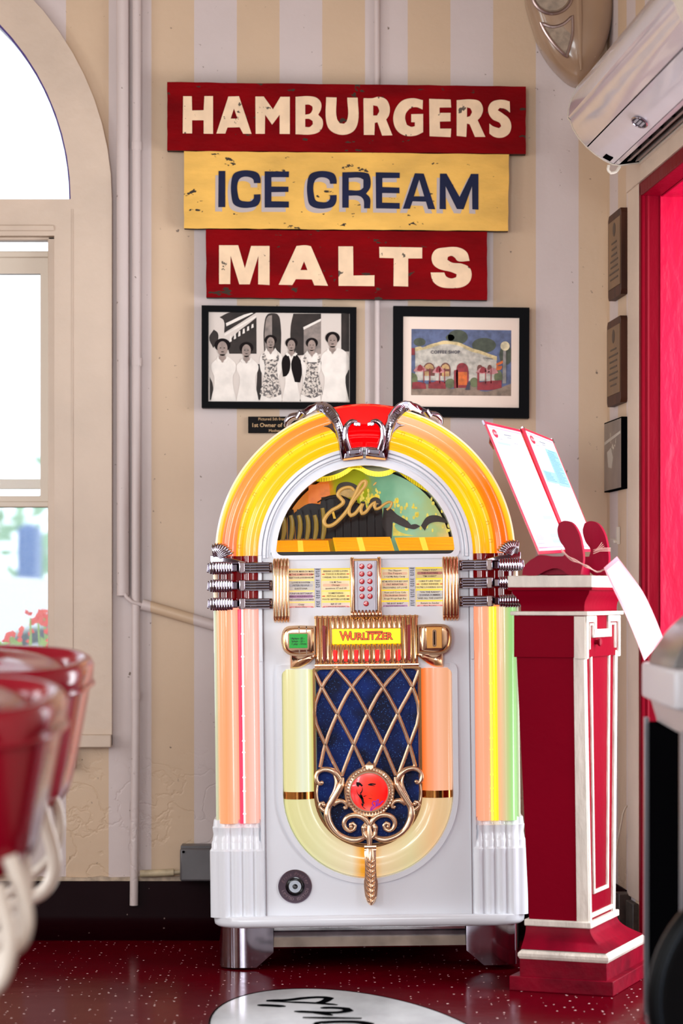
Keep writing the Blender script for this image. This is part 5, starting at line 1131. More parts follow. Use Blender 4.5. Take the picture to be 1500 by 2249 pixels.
for s in (-1, 1):
    mb = MB(); mb.rings([[(x*1.0+(0 if 0 else 0), (y-8)*1.07+8, z) for x, y in [((s*151.5)+34.6*math.cos(2*PI*i/20), 8+22.6*math.sin(2*PI*i/20)) for i in range(20)]] for z in (377, 393)]); jo('gold_band', mb, mat('bright_gold_band', (215, 150, 80), .15, 1) if s < 0 else bpy.data.materials['bright_gold_band'], ang=60)
mb = MB(); mb.fill([uloop(192, 665)], 26, 44); jo('recess_back', mb, m_whitelac)
# grille surround, cloth
mb = MB(); mb.fill([uloop(119, 664, rc=3), uloop(114, 661, rc=3)], -12, 18); jo('grille_surround', mb, m_goldd, bevel=.003, seg=3)
def cloth():
    m, N, L, b = _m('blue_sparkle_cloth'); tc = N.new('ShaderNodeTexCoord')
    nz = N.new('ShaderNodeTexNoise'); nz.inputs['Scale'].default_value = 9; L.new(tc.outputs['Object'], nz.inputs['Vector'])
    cr = N.new('ShaderNodeValToRGB'); L.new(nz.outputs[0], cr.inputs[0]); e = cr.color_ramp.elements
    e[0].position = .4; e[0].color = col((2, 16, 62)); e[1].position = .72; e[1].color = col((8, 60, 165))
    vo = N.new('ShaderNodeTexVoronoi'); vo.inputs['Scale'].default_value = 520; L.new(tc.outputs['Object'], vo.inputs['Vector'])
    sc = N.new('ShaderNodeSeparateColor'); L.new(vo.outputs['Color'], sc.inputs[0])
    mr = N.new('ShaderNodeMapRange'); mr.inputs[1].default_value = .93; mr.inputs[2].default_value = 1; L.new(sc.outputs[0], mr.inputs[0])
    mx = N.new('ShaderNodeMix'); mx.data_type = 'RGBA'; mx.inputs[7].default_value = col((60, 120, 210)); L.new(mr.outputs[0], mx.inputs[0]); L.new(cr.outputs[0], mx.inputs[6])
    L.new(mx.outputs[2], b.inputs['Base Color']); b.inputs['Roughness'].default_value = .5; b.inputs['Specular IOR Level'].default_value = .25
    bp = N.new('ShaderNodeBump'); bp.inputs['Strength'].default_value = .2; bp.inputs['Distance'].default_value = .003; L.new(sc.outputs[1], bp.inputs['Height']); L.new(bp.outputs[0], b.inputs['Normal'])
    return m
mb = MB(); mb.fill([uloop(112, 660)], 10, 14); jo('grille_cloth', mb, cloth())
mb = MB(); mb.box(94, 112, 6, 9, 430, 640); jo('cloth_fold', mb, bpy.data.materials['blue_sparkle_cloth'], bevel=.002)
# lattice
m_pg = mat('pale_gold_metal', (240, 205, 172), .24, .85)
def g4(zx, zy): p = J(600+zx/3.571, 1440+zy/3.571); return (p[0]-1, p[1])
rows = [[(240,92),(490,90),(748,90),(1002,90),(1230,92)], [(385,240),(620,240),(865,240),(1095,240)], [(325,450),(507,450),(745,450),(980,450),(1145,450)], [(412,690),(635,690),(865,690),(1072,690)]]
bars = [[(490,85),(385,240),(325,448),(412,690),(528,935)], [(490,85),(620,240),(745,450),(865,690),(965,930)], [(748,85),(620,240),(507,450),(412,690),(372,868)], [(748,85),(865,240),(980,450),(1072,690),(1118,860)],
        [(1002,85),(865,240),(745,450),(635,690),(540,935)], [(1002,85),(1095,240),(1147,448),(1072,690),(985,930)], [(322,108),(385,240),(507,450),(635,690),(718,866)], [(1148,108),(1095,240),(980,450),(865,690),(790,866)]]
for bi, br in enumerate(bars):
    mb = MB(); P = [g4(*p) for p in br]; R = []
    P3 = smooth([(p[0], 0, p[1]) for p in P], sub=3, corner=70)
    yb = -8-(bi % 2)*1.2
    for i, p in enumerate(P3):
        t_ = (P3[min(i+1, len(P3)-1)]-P3[max(i-1, 0)]).normalized(); n_ = Vector((-t_.z, 0, t_.x))
        R.append([p+n_*4.3+Vector((0, yb+4, 0)), p+n_*4.0+Vector((0, yb, 0)), p+n_*1.2+Vector((0, yb-2.6, 0)), p-n_*1.2+Vector((0, yb-2.6, 0)), p-n_*4.0+Vector((0, yb, 0)), p-n_*4.3+Vector((0, yb+4, 0)), p+Vector((0, yb+8, 0))])
    mb.rings(R); jo('lattice_bar', mb, m_pg, ang=30)
# scrolls, traced on one side and mirrored
def s7(zx, zy, s):
    p = J(670+zx/5.357, 1660+zy/5.357); c_ = J(670+757/5.357, 1660+700/5.357)[0]; return (c_+s*abs(p[0]-c_)*(-1 if False else 1)*(1 if zx <= 757 else 1), p[1])
for s in (-1, 1):
    for pts, r in (
        ([(445,240),(425,320),(380,410),(325,500),(275,590),(262,680),(290,780),(360,880),(460,945),(570,975),(660,960),(720,925)], [3, 6, 6.5, 6, 5.5, 6.5, 6, 5, 5, 5.5, 5, 3]),
        ([(430,310),(395,230),(320,165),(230,145),(160,175),(132,235),(150,300),(190,318),(205,290)], [2.5, 4.5, 5, 4.5, 4, 3.6, 4, 4, 3]),
        ([(335,200),(365,290),(350,390),(300,490),(262,580)], [1.5, 3, 3.5, 3, 1.5]),
        ([(335,575),(380,525),(440,520),(485,560),(490,595),(465,605),(450,585)], [2, 4, 4.2, 3.6, 3, 3, 2.2]),
        ([(245,640),(205,620),(170,585),(180,545),(215,535),(235,560),(212,580)], [2.5, 4, 3.6, 3.2, 3, 3, 2.4]),
        ([(150,330),(140,420),(146,500),(165,555)], [1.6, 2, 2, 1.6]),
        ([(748,800),(720,745),(655,695),(575,682),(500,705),(460,765),(475,835),(530,868),(580,850),(592,805),(562,775),(530,790),(530,820),(555,825)], [4, 5, 5.2, 5, 4.6, 4.4, 4.4, 4.2, 4, 3.6, 3.4, 3, 3, 2.6]),
        ([(735,810),(700,790),(690,850),(700,910),(735,950)], [3, 5, 4, 4.5, 5])):
        mb = MB(); P = [s7(a, b, s) for a, b in pts]; mb.tube([(p[0], -13, p[1]) for p in P], [q*1.4 for q in r], 12, sub=5); mb.v = [Vector((v.x, -8+(v.y+13)*1.15-2, v.z)) for v in mb.v]
        jo('scroll', mb, m_pg, ang=60)
    mb = MB(); P = [s7(a, b, s) for a, b in [(540,820),(200,300),(220,560)]]
    for p in P:
        mb.lathe([(.3, -4.5), (3, -3.4), (4.6, 0), (3, 3.4), (.3, 4.5)], 12, lambda q, p=p: (p[0]+q[0], -14+q[1], p[1]+q[2]))
    jo('scroll_bead', mb, m_pg, ang=60, kind='stuff')
mb = MB(); c_ = J(811, 1830); mb.tube([(c_[0], -12, c_[1]+20), (c_[0], -13, c_[1]), (c_[0], -12, c_[1]-22)], [5, 8, 6], 12); jo('scroll_knot', mb, m_pg, ang=60)
# medallion
mc = J(811, 1736)
def md(p): return (mc[0]+p[0], -10-p[2], mc[1]+p[1])
mb = MB(); mb.lathe([(56, 0), (56, 5), (53, 9), (50, 8), (47, 9), (44, 12), (41.5, 12), (40, 8), (40, 0)], 56, md); ml_ = jo('medallion', mb, m_pg, ang=40)
mb = MB(); mb.lathe([(40.5, 0), (40.5, 8), (30, 9.5), (0, 10.5)], 48, md)
m_md = gmat('red_lit_disc', 0, -.045, .05, [(0, (255, 10, 20)), (.5, (255, 62, 40)), (1, (255, 16, 20))], .8, .2, .35); rdisc = jo('red_disc', mb, m_md, ml_, ang=60)
for i in range(44):
    a = 2*PI*i/44; c1 = Vector((math.cos(a), math.sin(a))); mb = MB()
    mb.tube([md((c1.x*46.5, c1.y*46.5, 10)), md((c1.x*52, c1.y*52, 10.5))], [1.6, 2.2], 6); jo('rim_bead', mb, m_pg, ml_)
mb = MB(); c_ = J(811, 1677); mb.fr(c_[0]-8, c_[0]+8, -22, -8, c_[1]-10, c_[0]-9, c_[0]+9, -21, -8, c_[1]); mb.fr(c_[0]-9, c_[0]+9, -21, -8, c_[1], c_[0]-1, c_[0]+1, -14, -10, c_[1]+8); jo('medallion_peak', mb, m_pg, ml_, bevel=.001)
m_fk = mat('black_print', (12, 4, 6), .4, spec=.2)
def fs(loops, nm, mtl):
    for lp in loops:
        mb = MB(); P = smooth([(J(670+a/5.357, 1660+b/5.357)[0]-mc[0], J(670+a/5.357, 1660+b/5.357)[1]-mc[1], 0) for a, b in lp], True, 4, 60)
        mb.fill([[(p[0], p[1]) for p in P]], 0, .3, lambda q: (mc[0]+q[0], -20.2-.5+q[1], mc[1]+q[2])); jo(nm, mb, mtl, rdisc)
fs([[(600,292),(640,295),(680,330),(665,345),(640,325),(625,350),(605,330)], [(668,340),(678,380),(660,430),(640,425),(668,385)], [(735,322),(770,305),(835,312),(825,322),(780,318),(825,338),(790,335),(745,328)], [(605,370),(618,420),(650,450),(680,470),(692,520),(700,545),(672,540),(660,500),(635,460),(612,420)], [(660,540),(690,545),(680,580),(720,612),(690,598),(665,565)], [(680,455),(730,445),(692,465)], [(760,420),(798,462),(785,450)], [(740,478),(795,485),(760,488)], [(640,430),(668,440),(680,490),(660,480)]], 'printed_face', m_fk)
def sm7(zx, zy): return J(670+zx/5.357, 1660+zy/5.357)
mb = stroke([(835,520),(800,515),(790,550),(810,560),(775,600),(770,625),(800,600),(850,545),(862,495),(840,510),(835,575),(860,560),(872,540),(870,562),(890,535),(905,520),(920,515)], [1.1], sm7, -21.2, mtl=None); jo('signature', mb, mat('violet_ink', (150, 30, 190), .5, emit=.1), rdisc)
# finial
mb = MB(); ct = [(1860, 12), (1868, 13), (1900, 12), (1925, 13), (1932, 15), (1945, 15), (1965, 13), (1978, 9), (1985, 3)]; R = []
for y_, hw in ct:
    a_, z_ = J(814+(1925-y_)*-.02, y_); y0_ = -14-12*math.exp(-((y_-1890)/30)**2)
    R.append([(a_-hw, 0, z_), (a_-hw, y0_+5, z_), (a_-hw*.5, y0_, z_), (a_, y0_-2, z_), (a_+hw*.5, y0_, z_), (a_+hw, y0_+5, z_), (a_+hw, 0, z_)])
mb.rings(R); fn_ = jo('finial', mb, m_pg, ang=40)
mb = MB()
for i in range(9):
    y_ = 1885+i*11; a_, z_ = J(814, y_); y0_ = -17-12*math.exp(-((y_-1890)/30)**2)
    for s in (-1, 1): mb.tube([(a_, y0_, z_-8), (a_+s*5, y0_-1.5, z_-2), (a_+s*10, y0_+2, z_+7)], [.6, 2.4, .8], 8, sub=3)
jo('leaf_relief', mb, m_pg, fn_, kind='stuff')
mb = MB(); a_, z_ = J(813, 1856); mb.tube([(a_-13, -16, z_), (a_+13, -16, z_)], 4, 10); mb.tube([(a_-13, -16, z_-7), (a_+13, -16, z_-7)], 3, 10); jo('finial_collar', mb, m_pg, fn_)
# badge
bc2 = J(648, 1945)
def bd(p): return (bc2[0]+p[0], -p[2], bc2[1]+p[1])
mb = MB(); mb.lathe([(37, 0), (37, 2.5), (35.5, 4), (21, 4), (20, 2)], 48, bd); bg_ = jo('badge', mb, mat('nickel_badge', (120, 105, 118), .2, 1), ang=40)
mb = MB(); mb.lathe([(20.5, 0), (20.5, 3), (18.5, 3.4), (18, 2.8), (16.8, 3.4), (16, 2.8), (14, 3.2), (13.4, 3.2)], 40, bd); jo('badge_record', mb, mat('black_gloss', (8, 8, 16), .15), bg_)
mb = MB(); mb.lathe([(13.6, 2), (13.4, 4), (5.6, 4), (5.6, 2)], 32, bd); jo('badge_label', mb, mat('pale_blue_label', (190, 200, 212), .4), bg_)
mb = MB(); mb.lathe([(5.7, 2), (5.7, 4.4), (0, 5)], 24, bd); lk = jo('badge_lock', mb, mat('black_gloss2', (8, 8, 16), .2), bg_)
mb = MB(); mb.text('Elvis', bc2[0], bc2[1], 3.6, -5.2, ext=.1); jo('lock_print', mb, m_sil, lk, kind='stuff')
mb = MB()
def arctext(t, r, a0, a1, size, inward=False):
    for i, ch in enumerate(t):
        a = math.radians(lerp(a0, a1, i/(len(t)-1))); mb.text(ch, bc2[0]+r*math.cos(a), bc2[1]+r*math.sin(a), size, -4.3, rot=(a+PI/2 if inward else a-PI/2), ext=.3, bold=.15, shear=.0 if inward else .3, res=2)
arctext('Elvis Presley', 28, 158, 18, 10.5); arctext('LIMITED', 28, 200, 258, 8.5, True); arctext('EDITION', 28, 282, 345, 8.5, True)
jo('badge_lettering', mb, mat('bright_nickel', (215, 200, 205), .15, 1), bg_, kind='stuff')
# ================================================================ podium
PC = (.598, 6.285, 0); PR = math.atan2(-.362, .932)
pod_ = thing('podium', 'tall dark red wooden host podium trimmed in white, right of the jukebox', 'podium', PC, (0, 0, PR))
m_red = mat('deep_red_paint', (120, 0, 24), .45, spec=.03, vary=.06, vscale=3, bump=.08, bscale=60)
m_redtop = mat('deep_red_paint_worn', (128, 2, 30), .45, spec=.1, vary=.3, vscale=12, bump=.15, bscale=50)
m_wh = mat('brushed_white_paint', (218, 208, 196), .45, bump=.5, bscale=60, stretch=(1, 1, .25), vary=.12, vscale=18)
def fz(py, Y=6.08): return 1-(py-HZ)*Y/FPX
def po(name, mb, m, **k): return obj(name, mb, m, pod_, **k)
mb = MB(); mb.box(-.115, .106, -.189, .19, fz(1290), fz(1264)); po('cap_board', mb, m_wh, bevel=.002)
# crown: stacked profile
def stack(mb, lv):                                         # (x0, x1, y0, y1, z)
    mb.rings([[(a, c, z), (b, c, z), (b, d, z), (a, d, z)] for a, b, c, d, z in lv])
lv = []
for py, g in ((1290, 0), (1296, 0), (1297, -.008), (1303, -.010), (1312, -.018), (1322, -.025), (1332, -.027), (1343, -.027)):
    lv.append((-.115-g, .106+g, -.189-g, .185+g, fz(py)))
mb = MB(); stack(mb, lv); po('crown_moulding', mb, m_red, ang=50)
mb = MB(); mb.box(-.112, .092, -.178, .182, fz(1352), fz(1343)); po('white_bead', mb, m_wh, bevel=.002)
mb = MB(); mb.box(-.104, .082, -.170, .166, fz(1445), fz(1352)); po('upper_block', mb, m_red, bevel=.001)
z0, z1s = fz(2030), fz(1445)
mb = MB(); mb.fr(-.0715, .0845, -.144, .10, z0, -.099, .076, -.163, .155, z1s); po('tapered_shaft', mb, m_red)
# white corner strips on the front-left face, next to the corner
mb = MB(); mb.box(.055, .0835, -.1715, -.168, fz(1447), fz(1354)); mb.fr(.055, .0865, -.1465, -.142, z0, .052, .079, -.1655, -.161, z1s)
po('corner_strip', mb, m_wh)
# right-hand side: frame mouldings, built on the x+ face
def rx(z): t = (z-z0)/(z1s-z0); return lerp(.0845, .076, t)
def ry(z, u): t = (z-z0)/(z1s-z0); return lerp(lerp(-.144, -.163, t), lerp(.10, .155, t), u)
def rstrip(mb, pts, w_, d=.005):
    R = []
    P = [Vector(p) for p in pts]
    for i, p in enumerate(P):
        t_ = (P[min(i+1, len(P)-1)]-P[max(i-1, 0)]).normalized()
        R.append(p)
    for a, b in zip(P[:-1], P[1:]):
        t_ = (b-a).normalized(); n_ = Vector((0, -t_.z, t_.y))*w_/2; e = t_*w_/2; o = Vector((d, 0, 0)); i_ = Vector((-.003, 0, 0))
        v = [a-e-n_, b+e-n_, b+e+n_, a-e+n_]
        mb.rings([[p+i_ for p in v], [p+o*.7 for p in v], [(p-(a+b)/2)*1.0+(a+b)/2+o-(n_*.0) for p in [a-e*.7-n_*.6, b+e*.7-n_*.6, b+e*.7+n_*.6, a-e*.7+n_*.6]]])
def side(z, u): return (rx(z), ry(z, u), z)
zt, zb = fz(1442), fz(2024)
mb = MB(); rstrip(mb, [side(zt, .03), side(zb, .04)], .014, .006); po('side_moulding', mb, m_wh)
mb = MB(); rstrip(mb, [side(zt, .96), side(zb, .95)], .020, .008); po('side_moulding', mb, m_wh)
mb = MB(); rstrip(mb, [side(fz(2018), .04), side(fz(2018), .95)], .012, .006); po('side_moulding', mb, m_wh)
mb = MB(); za, zc = fz(1432), fz(1968); rstrip(mb, [side(za, .2), side(zc, .2), side(zc, .72), side(za, .76), side(za, .2)], .010, .006); po('panel_moulding', mb, m_wh)
def ub(z, u): return (.082, lerp(-.170, .166, u), z)
mb = MB(); rstrip(mb, [ub(fz(1441), .03), ub(fz(1360), .03), ub(fz(1360), .26), ub(fz(1390), .26), ub(fz(1390), .66), ub(fz(1360), .66), ub(fz(1360), .97), ub(fz(1441), .97)], .016, .007); po('key_moulding', mb, m_wh)
mb = MB(); rstrip(mb, [ub(fz(1425), .10), ub(fz(1372), .10), ub(fz(1372), .2), ub(fz(1399), .2), ub(fz(1399), .72), ub(fz(1372), .72), ub(fz(1372), .86), ub(fz(1425), .86)], .006, .006); po('key_moulding', mb, m_wh)
mb = MB(); mb.lathe([(.006, 0), (.006, .006), (.010, .010), (.011, .015), (.006, .018), (0, .018)], 16, lambda p: (.082+p[2], -.07+p[0], fz(1412)+p[1])); po('knob', mb, m_redtop)
# base
mb = MB(); mb.box(-.082, .095, -.154, .125, fz(2044), fz(2029)); po('white_bead', mb, m_wh, bevel=.003, seg=3)
lv = []
for i in range(8):
    a = PI/2*i/7; g = .050*(1-math.sin(a)); h = 1-math.cos(a)
    t = i/7; gx0 = lerp(-.078, -.082, t); z = lerp(fz(2044), fz(2092), 1-(1-t)**1) 
    k_ = 1-math.cos(a)                                     # concave flare
    lv.append((-.078-.004*k_, .090+.052*k_, -.150-.033*k_, .12+.075*k_, z))
mb = MB(); stack(mb, lv); po('flared_base', mb, m_redtop, ang=60)
mb = MB(); stack(mb, [(-.084, .146, -.187, .199, fz(2113)), (-.088, .149, -.190, .203, fz(2107)), (-.088, .149, -.190, .203, fz(2101)), (-.080, .140, -.180, .192, fz(2093))]); po('white_band', mb, m_wh, ang=20)
mb = MB(); mb.box(-.084, .144, -.186, .198, fz(2158), fz(2112)); po('base_block', mb, m_redtop, bevel=.002)
mb = MB(); mb.box(-.108, .163, -.1975, .2, 0, fz(2157, 6.04)); po('plinth_board', mb, m_redtop, bevel=.002)

# ---------------------------------------------------------------- menu stand and menu
def lp_(lx, ly, z): return Vector((PC[0]+lx*math.cos(PR)-ly*math.sin(PR), PC[1]+lx*math.sin(PR)+ly*math.cos(PR), z))
stand = thing('menu_stand', 'dark red curved wooden menu stand on top of the podium', 'stand', PC, (0, 0, PR))
m_stand = mat('raspberry_red_paint', (132, 0, 36), .4, spec=.12, bump=.25, bscale=30, stretch=(1, 1, .3))
# side outline in px of the front bracket -> local x/z
Yb = 6.10
def bl(px, py, Y=6.12):
    # solve local x along the bracket plane (local y fixed at yb_)
    r = (px-750)/FPX; return r, py
def bracket(yb_, pts, thick=.019):
    P = []
    for px, py in pts:
        r = (px-750)/FPX; c_, s_ = math.cos(PR), math.sin(PR)
        # world = PC + lx*(c,s) + yb*(-s,c);  x = r*y
        lx = (r*(PC[1]+yb_*c_)-(PC[0]-yb_*s_))/(c_-r*s_)
        Yw = PC[1]+lx*s_+yb_*c_; P.append((lx, 1-(py-HZ)*Yw/FPX, 0))
    zmin = min(p[1] for p in P); sh = fz(1264)-zmin+.0005
    P = [(p[0], p[1]+sh*(1 if p[1]-zmin < .02 else .6), 0) for p in P]
    q = smooth(P, True, 5, 50); return [(p[0], p[1]) for p in q]
fr_pts = [(1149,1265),(1152,1248),(1166,1232),(1176,1226),(1184,1221),(1215,1223),(1240,1223),(1243,1208),(1232,1190),(1226,1165),(1230,1150),(1242,1145),(1258,1150),(1272,1170),(1280,1200),(1283,1230),(1277,1264),(1250,1264),(1240,1256),(1222,1250),(1200,1256),(1180,1266)]
mb = MB(); mb.fill([bracket(-.160, fr_pts)], -.1695, -.1505); obj('bracket', mb, m_stand, stand, bevel=.0015)
# second bracket further along the podium
fp2 = [(px+55+ (0), py+(3 if py < 1200 else 2)) for px, py in fr_pts]
mb = MB(); mb.fill([bracket(.028, [(px+56, py) for px, py in fr_pts])], .018, .037); obj('bracket', mb, m_stand, stand, bevel=.0015)
mb = MB(); mb.box(-.055, .045, -.1505, .018, fz(1262), fz(1244)); obj('cross_board', mb, m_stand, stand, bevel=.001)
mb = MB(); mb.box(-.055, -.040, -.1505, .018, fz(1240), fz(1226)); obj('cross_board', mb, m_stand, stand, bevel=.001)
# hinged menu, leaning back to the left
menu = thing('menu', 'open white two-panel menu with red borders leaning on the podium stand', 'menu')
m_page2 = mat('menu_page', (188, 191, 198), .3, coat=.1); m_rb = mat('red_menu_border', (214, 26, 56), .25, coat=.3); m_pkl = mat('pink_menu_line', (226, 110, 150), .4); m_txt = mat('pale_menu_print', (118, 126, 142), .5); m_blue = mat('pale_blue_box', (118, 166, 186), .4); m_btx = mat('blue_menu_print', (40, 80, 120), .5)
def quad_panel(c, nm):                                     # c: 4 world corners TL TR BR BL; returns mapper
    TL, TR, BR, BL = c
    n_ = (TR-TL).cross(BL-TL).normalized()
    if n_.y > 0: n_ = -n_
    BR = BR-n_*(BR-TL).dot(n_)                             # keep the panel flat
    def mp(u, v, h=0): return (TL.lerp(TR, u)).lerp(BL.lerp(BR, u), v)+n_*h
    def slab(name, u0, v0, u1, v1, h0, h1, m_, par=menu, **k):
        mb = MB(); mb.rings([[mp(u0, v0, h), mp(u1, v0, h), mp(u1, v1, h), mp(u0, v1, h)] for h in (h0, h1)]); return obj(name, mb, m_, par, **k)
    fr_ = slab('menu_panel', 0, 0, 1, 1, -.003, .0, m_rb)
    pg_ = slab('page', .035, .022, .965, .978, 0, .0006, m_page2, fr_)
    slab('page_line', .06, .035, .94, .041, .0006, .0009, m_pkl, fr_); slab('page_line', .06, .952, .94, .958, .0006, .0009, m_pkl, fr_)
    mb = MB(); ctr = mp(.17, .085, .001); ex = (TR-TL).normalized(); ey = (BL-TL).normalized(); rr = .012
    mb.rings([[ctr+ex*rr*math.cos(q)+ey*rr*math.sin(q)+n_*h for q in [2*PI*i/24 for i in range(24)]] for h in (0, .0005)]); lg = obj('page_emblem', mb, m_rb, fr_)
    mb = MB(); T = smooth([(-.8, .1, 0), (-.55, -.45, 0), (-.45, .3, 0), (-.2, -.1, 0), (0, .25, 0), (.15, -.4, 0), (.25, .25, 0), (.5, -.15, 0), (.75, .15, 0)], sub=3)
    mb.tube([ctr+ex*p[0]*rr+ey*p[1]*rr+n_*.0008 for p in T], .0011, 6); obj('emblem_script', mb, m_page2, fr_, kind='stuff')
    return mp, slab, fr_, n_, ex, ey
TLw, TMw, TM2w, TRw = W(1063,925,6.16), W(1143,944,6.32), W(1149,939,6.33), W(1213,965,6.47)
BLw, BMw, BM2w, BRw = W(1184,1217,6.10), W(1252,1213,6.26), W(1257,1212,6.27), W(1321,1208,6.42)
for cc, kind_ in (((TLw, TMw, BMw, BLw), 0), ((TM2w, TRw, BRw, BM2w), 1)):
    mp, slab, fr_, n_, ex, ey = quad_panel(cc, kind_)
    mb = MB()
    def line(mb, u0, u1, v, w_=.0022): mb.rings([[mp(u0, v, h), mp(u1, v, h), mp(u1, v+w_, h), mp(u0, v+w_, h)] for h in (.0006, .0009)])
    rnd = random.Random(3+kind_)
    for cu in (.1, .54):
        v = .16
        while v < .92:
            if rnd.random() < .12: v += .02
            if not (kind_ == 1 and ((cu > .5 and v < .42) or (cu < .5 and .33 < v < .42))): line(mb, cu, cu+rnd.uniform(.2, .36), v)
            v += .0105
    obj('menu_print', mb, m_txt, fr_, kind='stuff')
    mb = MB(); line(mb, .42, .62, .075, .006); line(mb, .48, .6, .095, .004); line(mb, .2, .34, .12, .003); line(mb, .62, .74, .135, .003); obj('menu_heading', mb, mat('grey_heading', (70, 76, 90), .5) if kind_ == 0 else bpy.data.materials['grey_heading'], fr_, kind='stuff')
    if kind_:
        slab('blue_box', .53, .125, .93, .44, .0007, .0011, m_blue, fr_); slab('blue_box', .10, .335, .52, .43, .0007, .0011, m_blue, fr_)
        mb = MB(); v = .145
        def line2(u0, u1, v): mb.rings([[mp(u0, v, h), mp(u1, v, h), mp(u1, v+.003, h), mp(u0, v+.003, h)] for h in (.0011, .0014)])
        line2(.62, .84, .137)
        for i in range(20): line2(.56, .56+rnd.uniform(.2, .34), .155+i*.0135)
        for i in range(6): line2(.13, .13+rnd.uniform(.2, .36), .35+i*.0125)
        obj('box_print', mb, m_btx, fr_, kind='stuff')
    else:
        slab('blue_box', .14, .145, .50, .165, .0006, .0008, mat('faint_blue_box', (140, 178, 188), .4), fr_); slab('blue_box', .58, .71, .88, .735, .0006, .0008, bpy.data.materials['faint_blue_box'], fr_); slab('blue_box', .58, .85, .90, .93, .0006, .0008, bpy.data.materials['faint_blue_box'], fr_)
    a_ = cc[0 if kind_ else 1]; b_ = cc[3 if kind_ else 2]
    if not kind_:
        mb = MB(); mb.tube([TMw.lerp(TM2w, .5)+Vector((0, -.004, 0)), BMw.lerp(BM2w, .5)+Vector((0, -.004, 0))], .0042, 8); obj('spine', mb, m_rb, menu)
    mb = MB()
    for cn in (cc[0], cc[1]): 
        mb.rings([[cn-ex*.004-ey*.002+n_*h, cn+ex*.004-ey*.002+n_*h, cn+ex*.004+ey*.01+n_*h, cn-ex*.004+ey*.01+n_*h] for h in (-.004, .0015)])
    obj('metal_corners', mb, m_chrome, menu, kind='stuff')
mb = MB(); R = []
mb.rings([[W(1078,955,6.19)+Vector((0, .006, 0)), W(1076,970,6.19)+Vector((0, .006, 0)), W(1086,985,6.19)+Vector((0, .006, 0)), W(1090,978,6.19)+Vector((0, .006, 0))], [W(1078,955,6.19)+Vector((.0, .05, 0)), W(1076,970,6.19)+Vector((.0, .05, 0)), W(1086,985,6.19)+Vector((.0, .05, 0)), W(1090,978,6.19)+Vector((.0, .05, 0))]])
obj('back_clip', mb, m_stand, menu)
# string and hanging paper tag
st_g = thing('string', 'twisted beige string tied round the menu stand holding a paper tag', 'string'); m_tw = mat('pink_beige_twine', (205, 160, 150), .7)
for k_ in range(3):
    P = smooth([W(1232+k_, 1206+k_*3, 6.06), W(1252, 1224+k_*2, 6.045), W(1276, 1236+k_*1.5, 6.04), W(1296, 1247+k_, 6.04), W(1312, 1256, 6.05), W(1328, 1250, 6.06)], sub=5)
    P = [p+Vector((0, .001*math.sin(i*.9+k_*2), .0012*math.cos(i*.9+k_*2))) for i, p in enumerate(P)]
    mb = MB(); mb.tube(P, .0011, 6); obj('strand', mb, m_tw, st_g)
for k_ in range(3): mb = MB(); mb.tube([W(1303, 1208+k_*4, 6.19), W(1318, 1204+k_*3, 6.185), W(1341, 1204+k_*3, 6.19)], .001, 6); obj('strand', mb, m_tw, st_g)
for k_ in range(5): mb = MB(); mb.tube([W(1306+k_, 1210, 6.185), W(1314+k_*2, 1202+k_, 6.18), W(1322+k_*2.4, 1191+k_*4, 6.18)], .0008, 5); obj('loose_end', mb, m_tw, st_g)
tg = thing('paper_tag', 'long white paper tag with pink border hanging from the podium stand', 'paper tag')
Lc = [W(1326,1247,6.04), W(1345,1290,5.99), W(1367,1335,5.96), W(1392,1392,5.95), W(1415,1451,5.95)]
Rc_ = [W(1355,1222,6.10), W(1385,1262,6.05), W(1412,1300,6.02), W(1436,1350,6.01), W(1457,1403,6.01)]
Lc = smooth(Lc, sub=5); Rc_ = smooth(Rc_, sub=5)
def tmesh(u0, u1, i0, i1, h):
    mb = MB(); R = []
    for a, b in list(zip(Lc, Rc_))[i0:i1]:
        o = Vector((0, -h, 0)); R.append([a.lerp(b, u0)+o, a.lerp(b, u1)+o, a.lerp(b, u1)+o+Vector((0, .0005, 0)), a.lerp(b, u0)+o+Vector((0, .0005, 0))])
    return mb.rings(R)
n_t = len(Lc)
obj('tag_card', tmesh(0, 1, 0, n_t, 0), mat('pink_border_card', (206, 130, 142), .5), tg, ang=60)
obj('tag_face', tmesh(.09, .91, 1, n_t-1, .0008), mat('white_card', (224, 224, 228), .4), tg, ang=60)

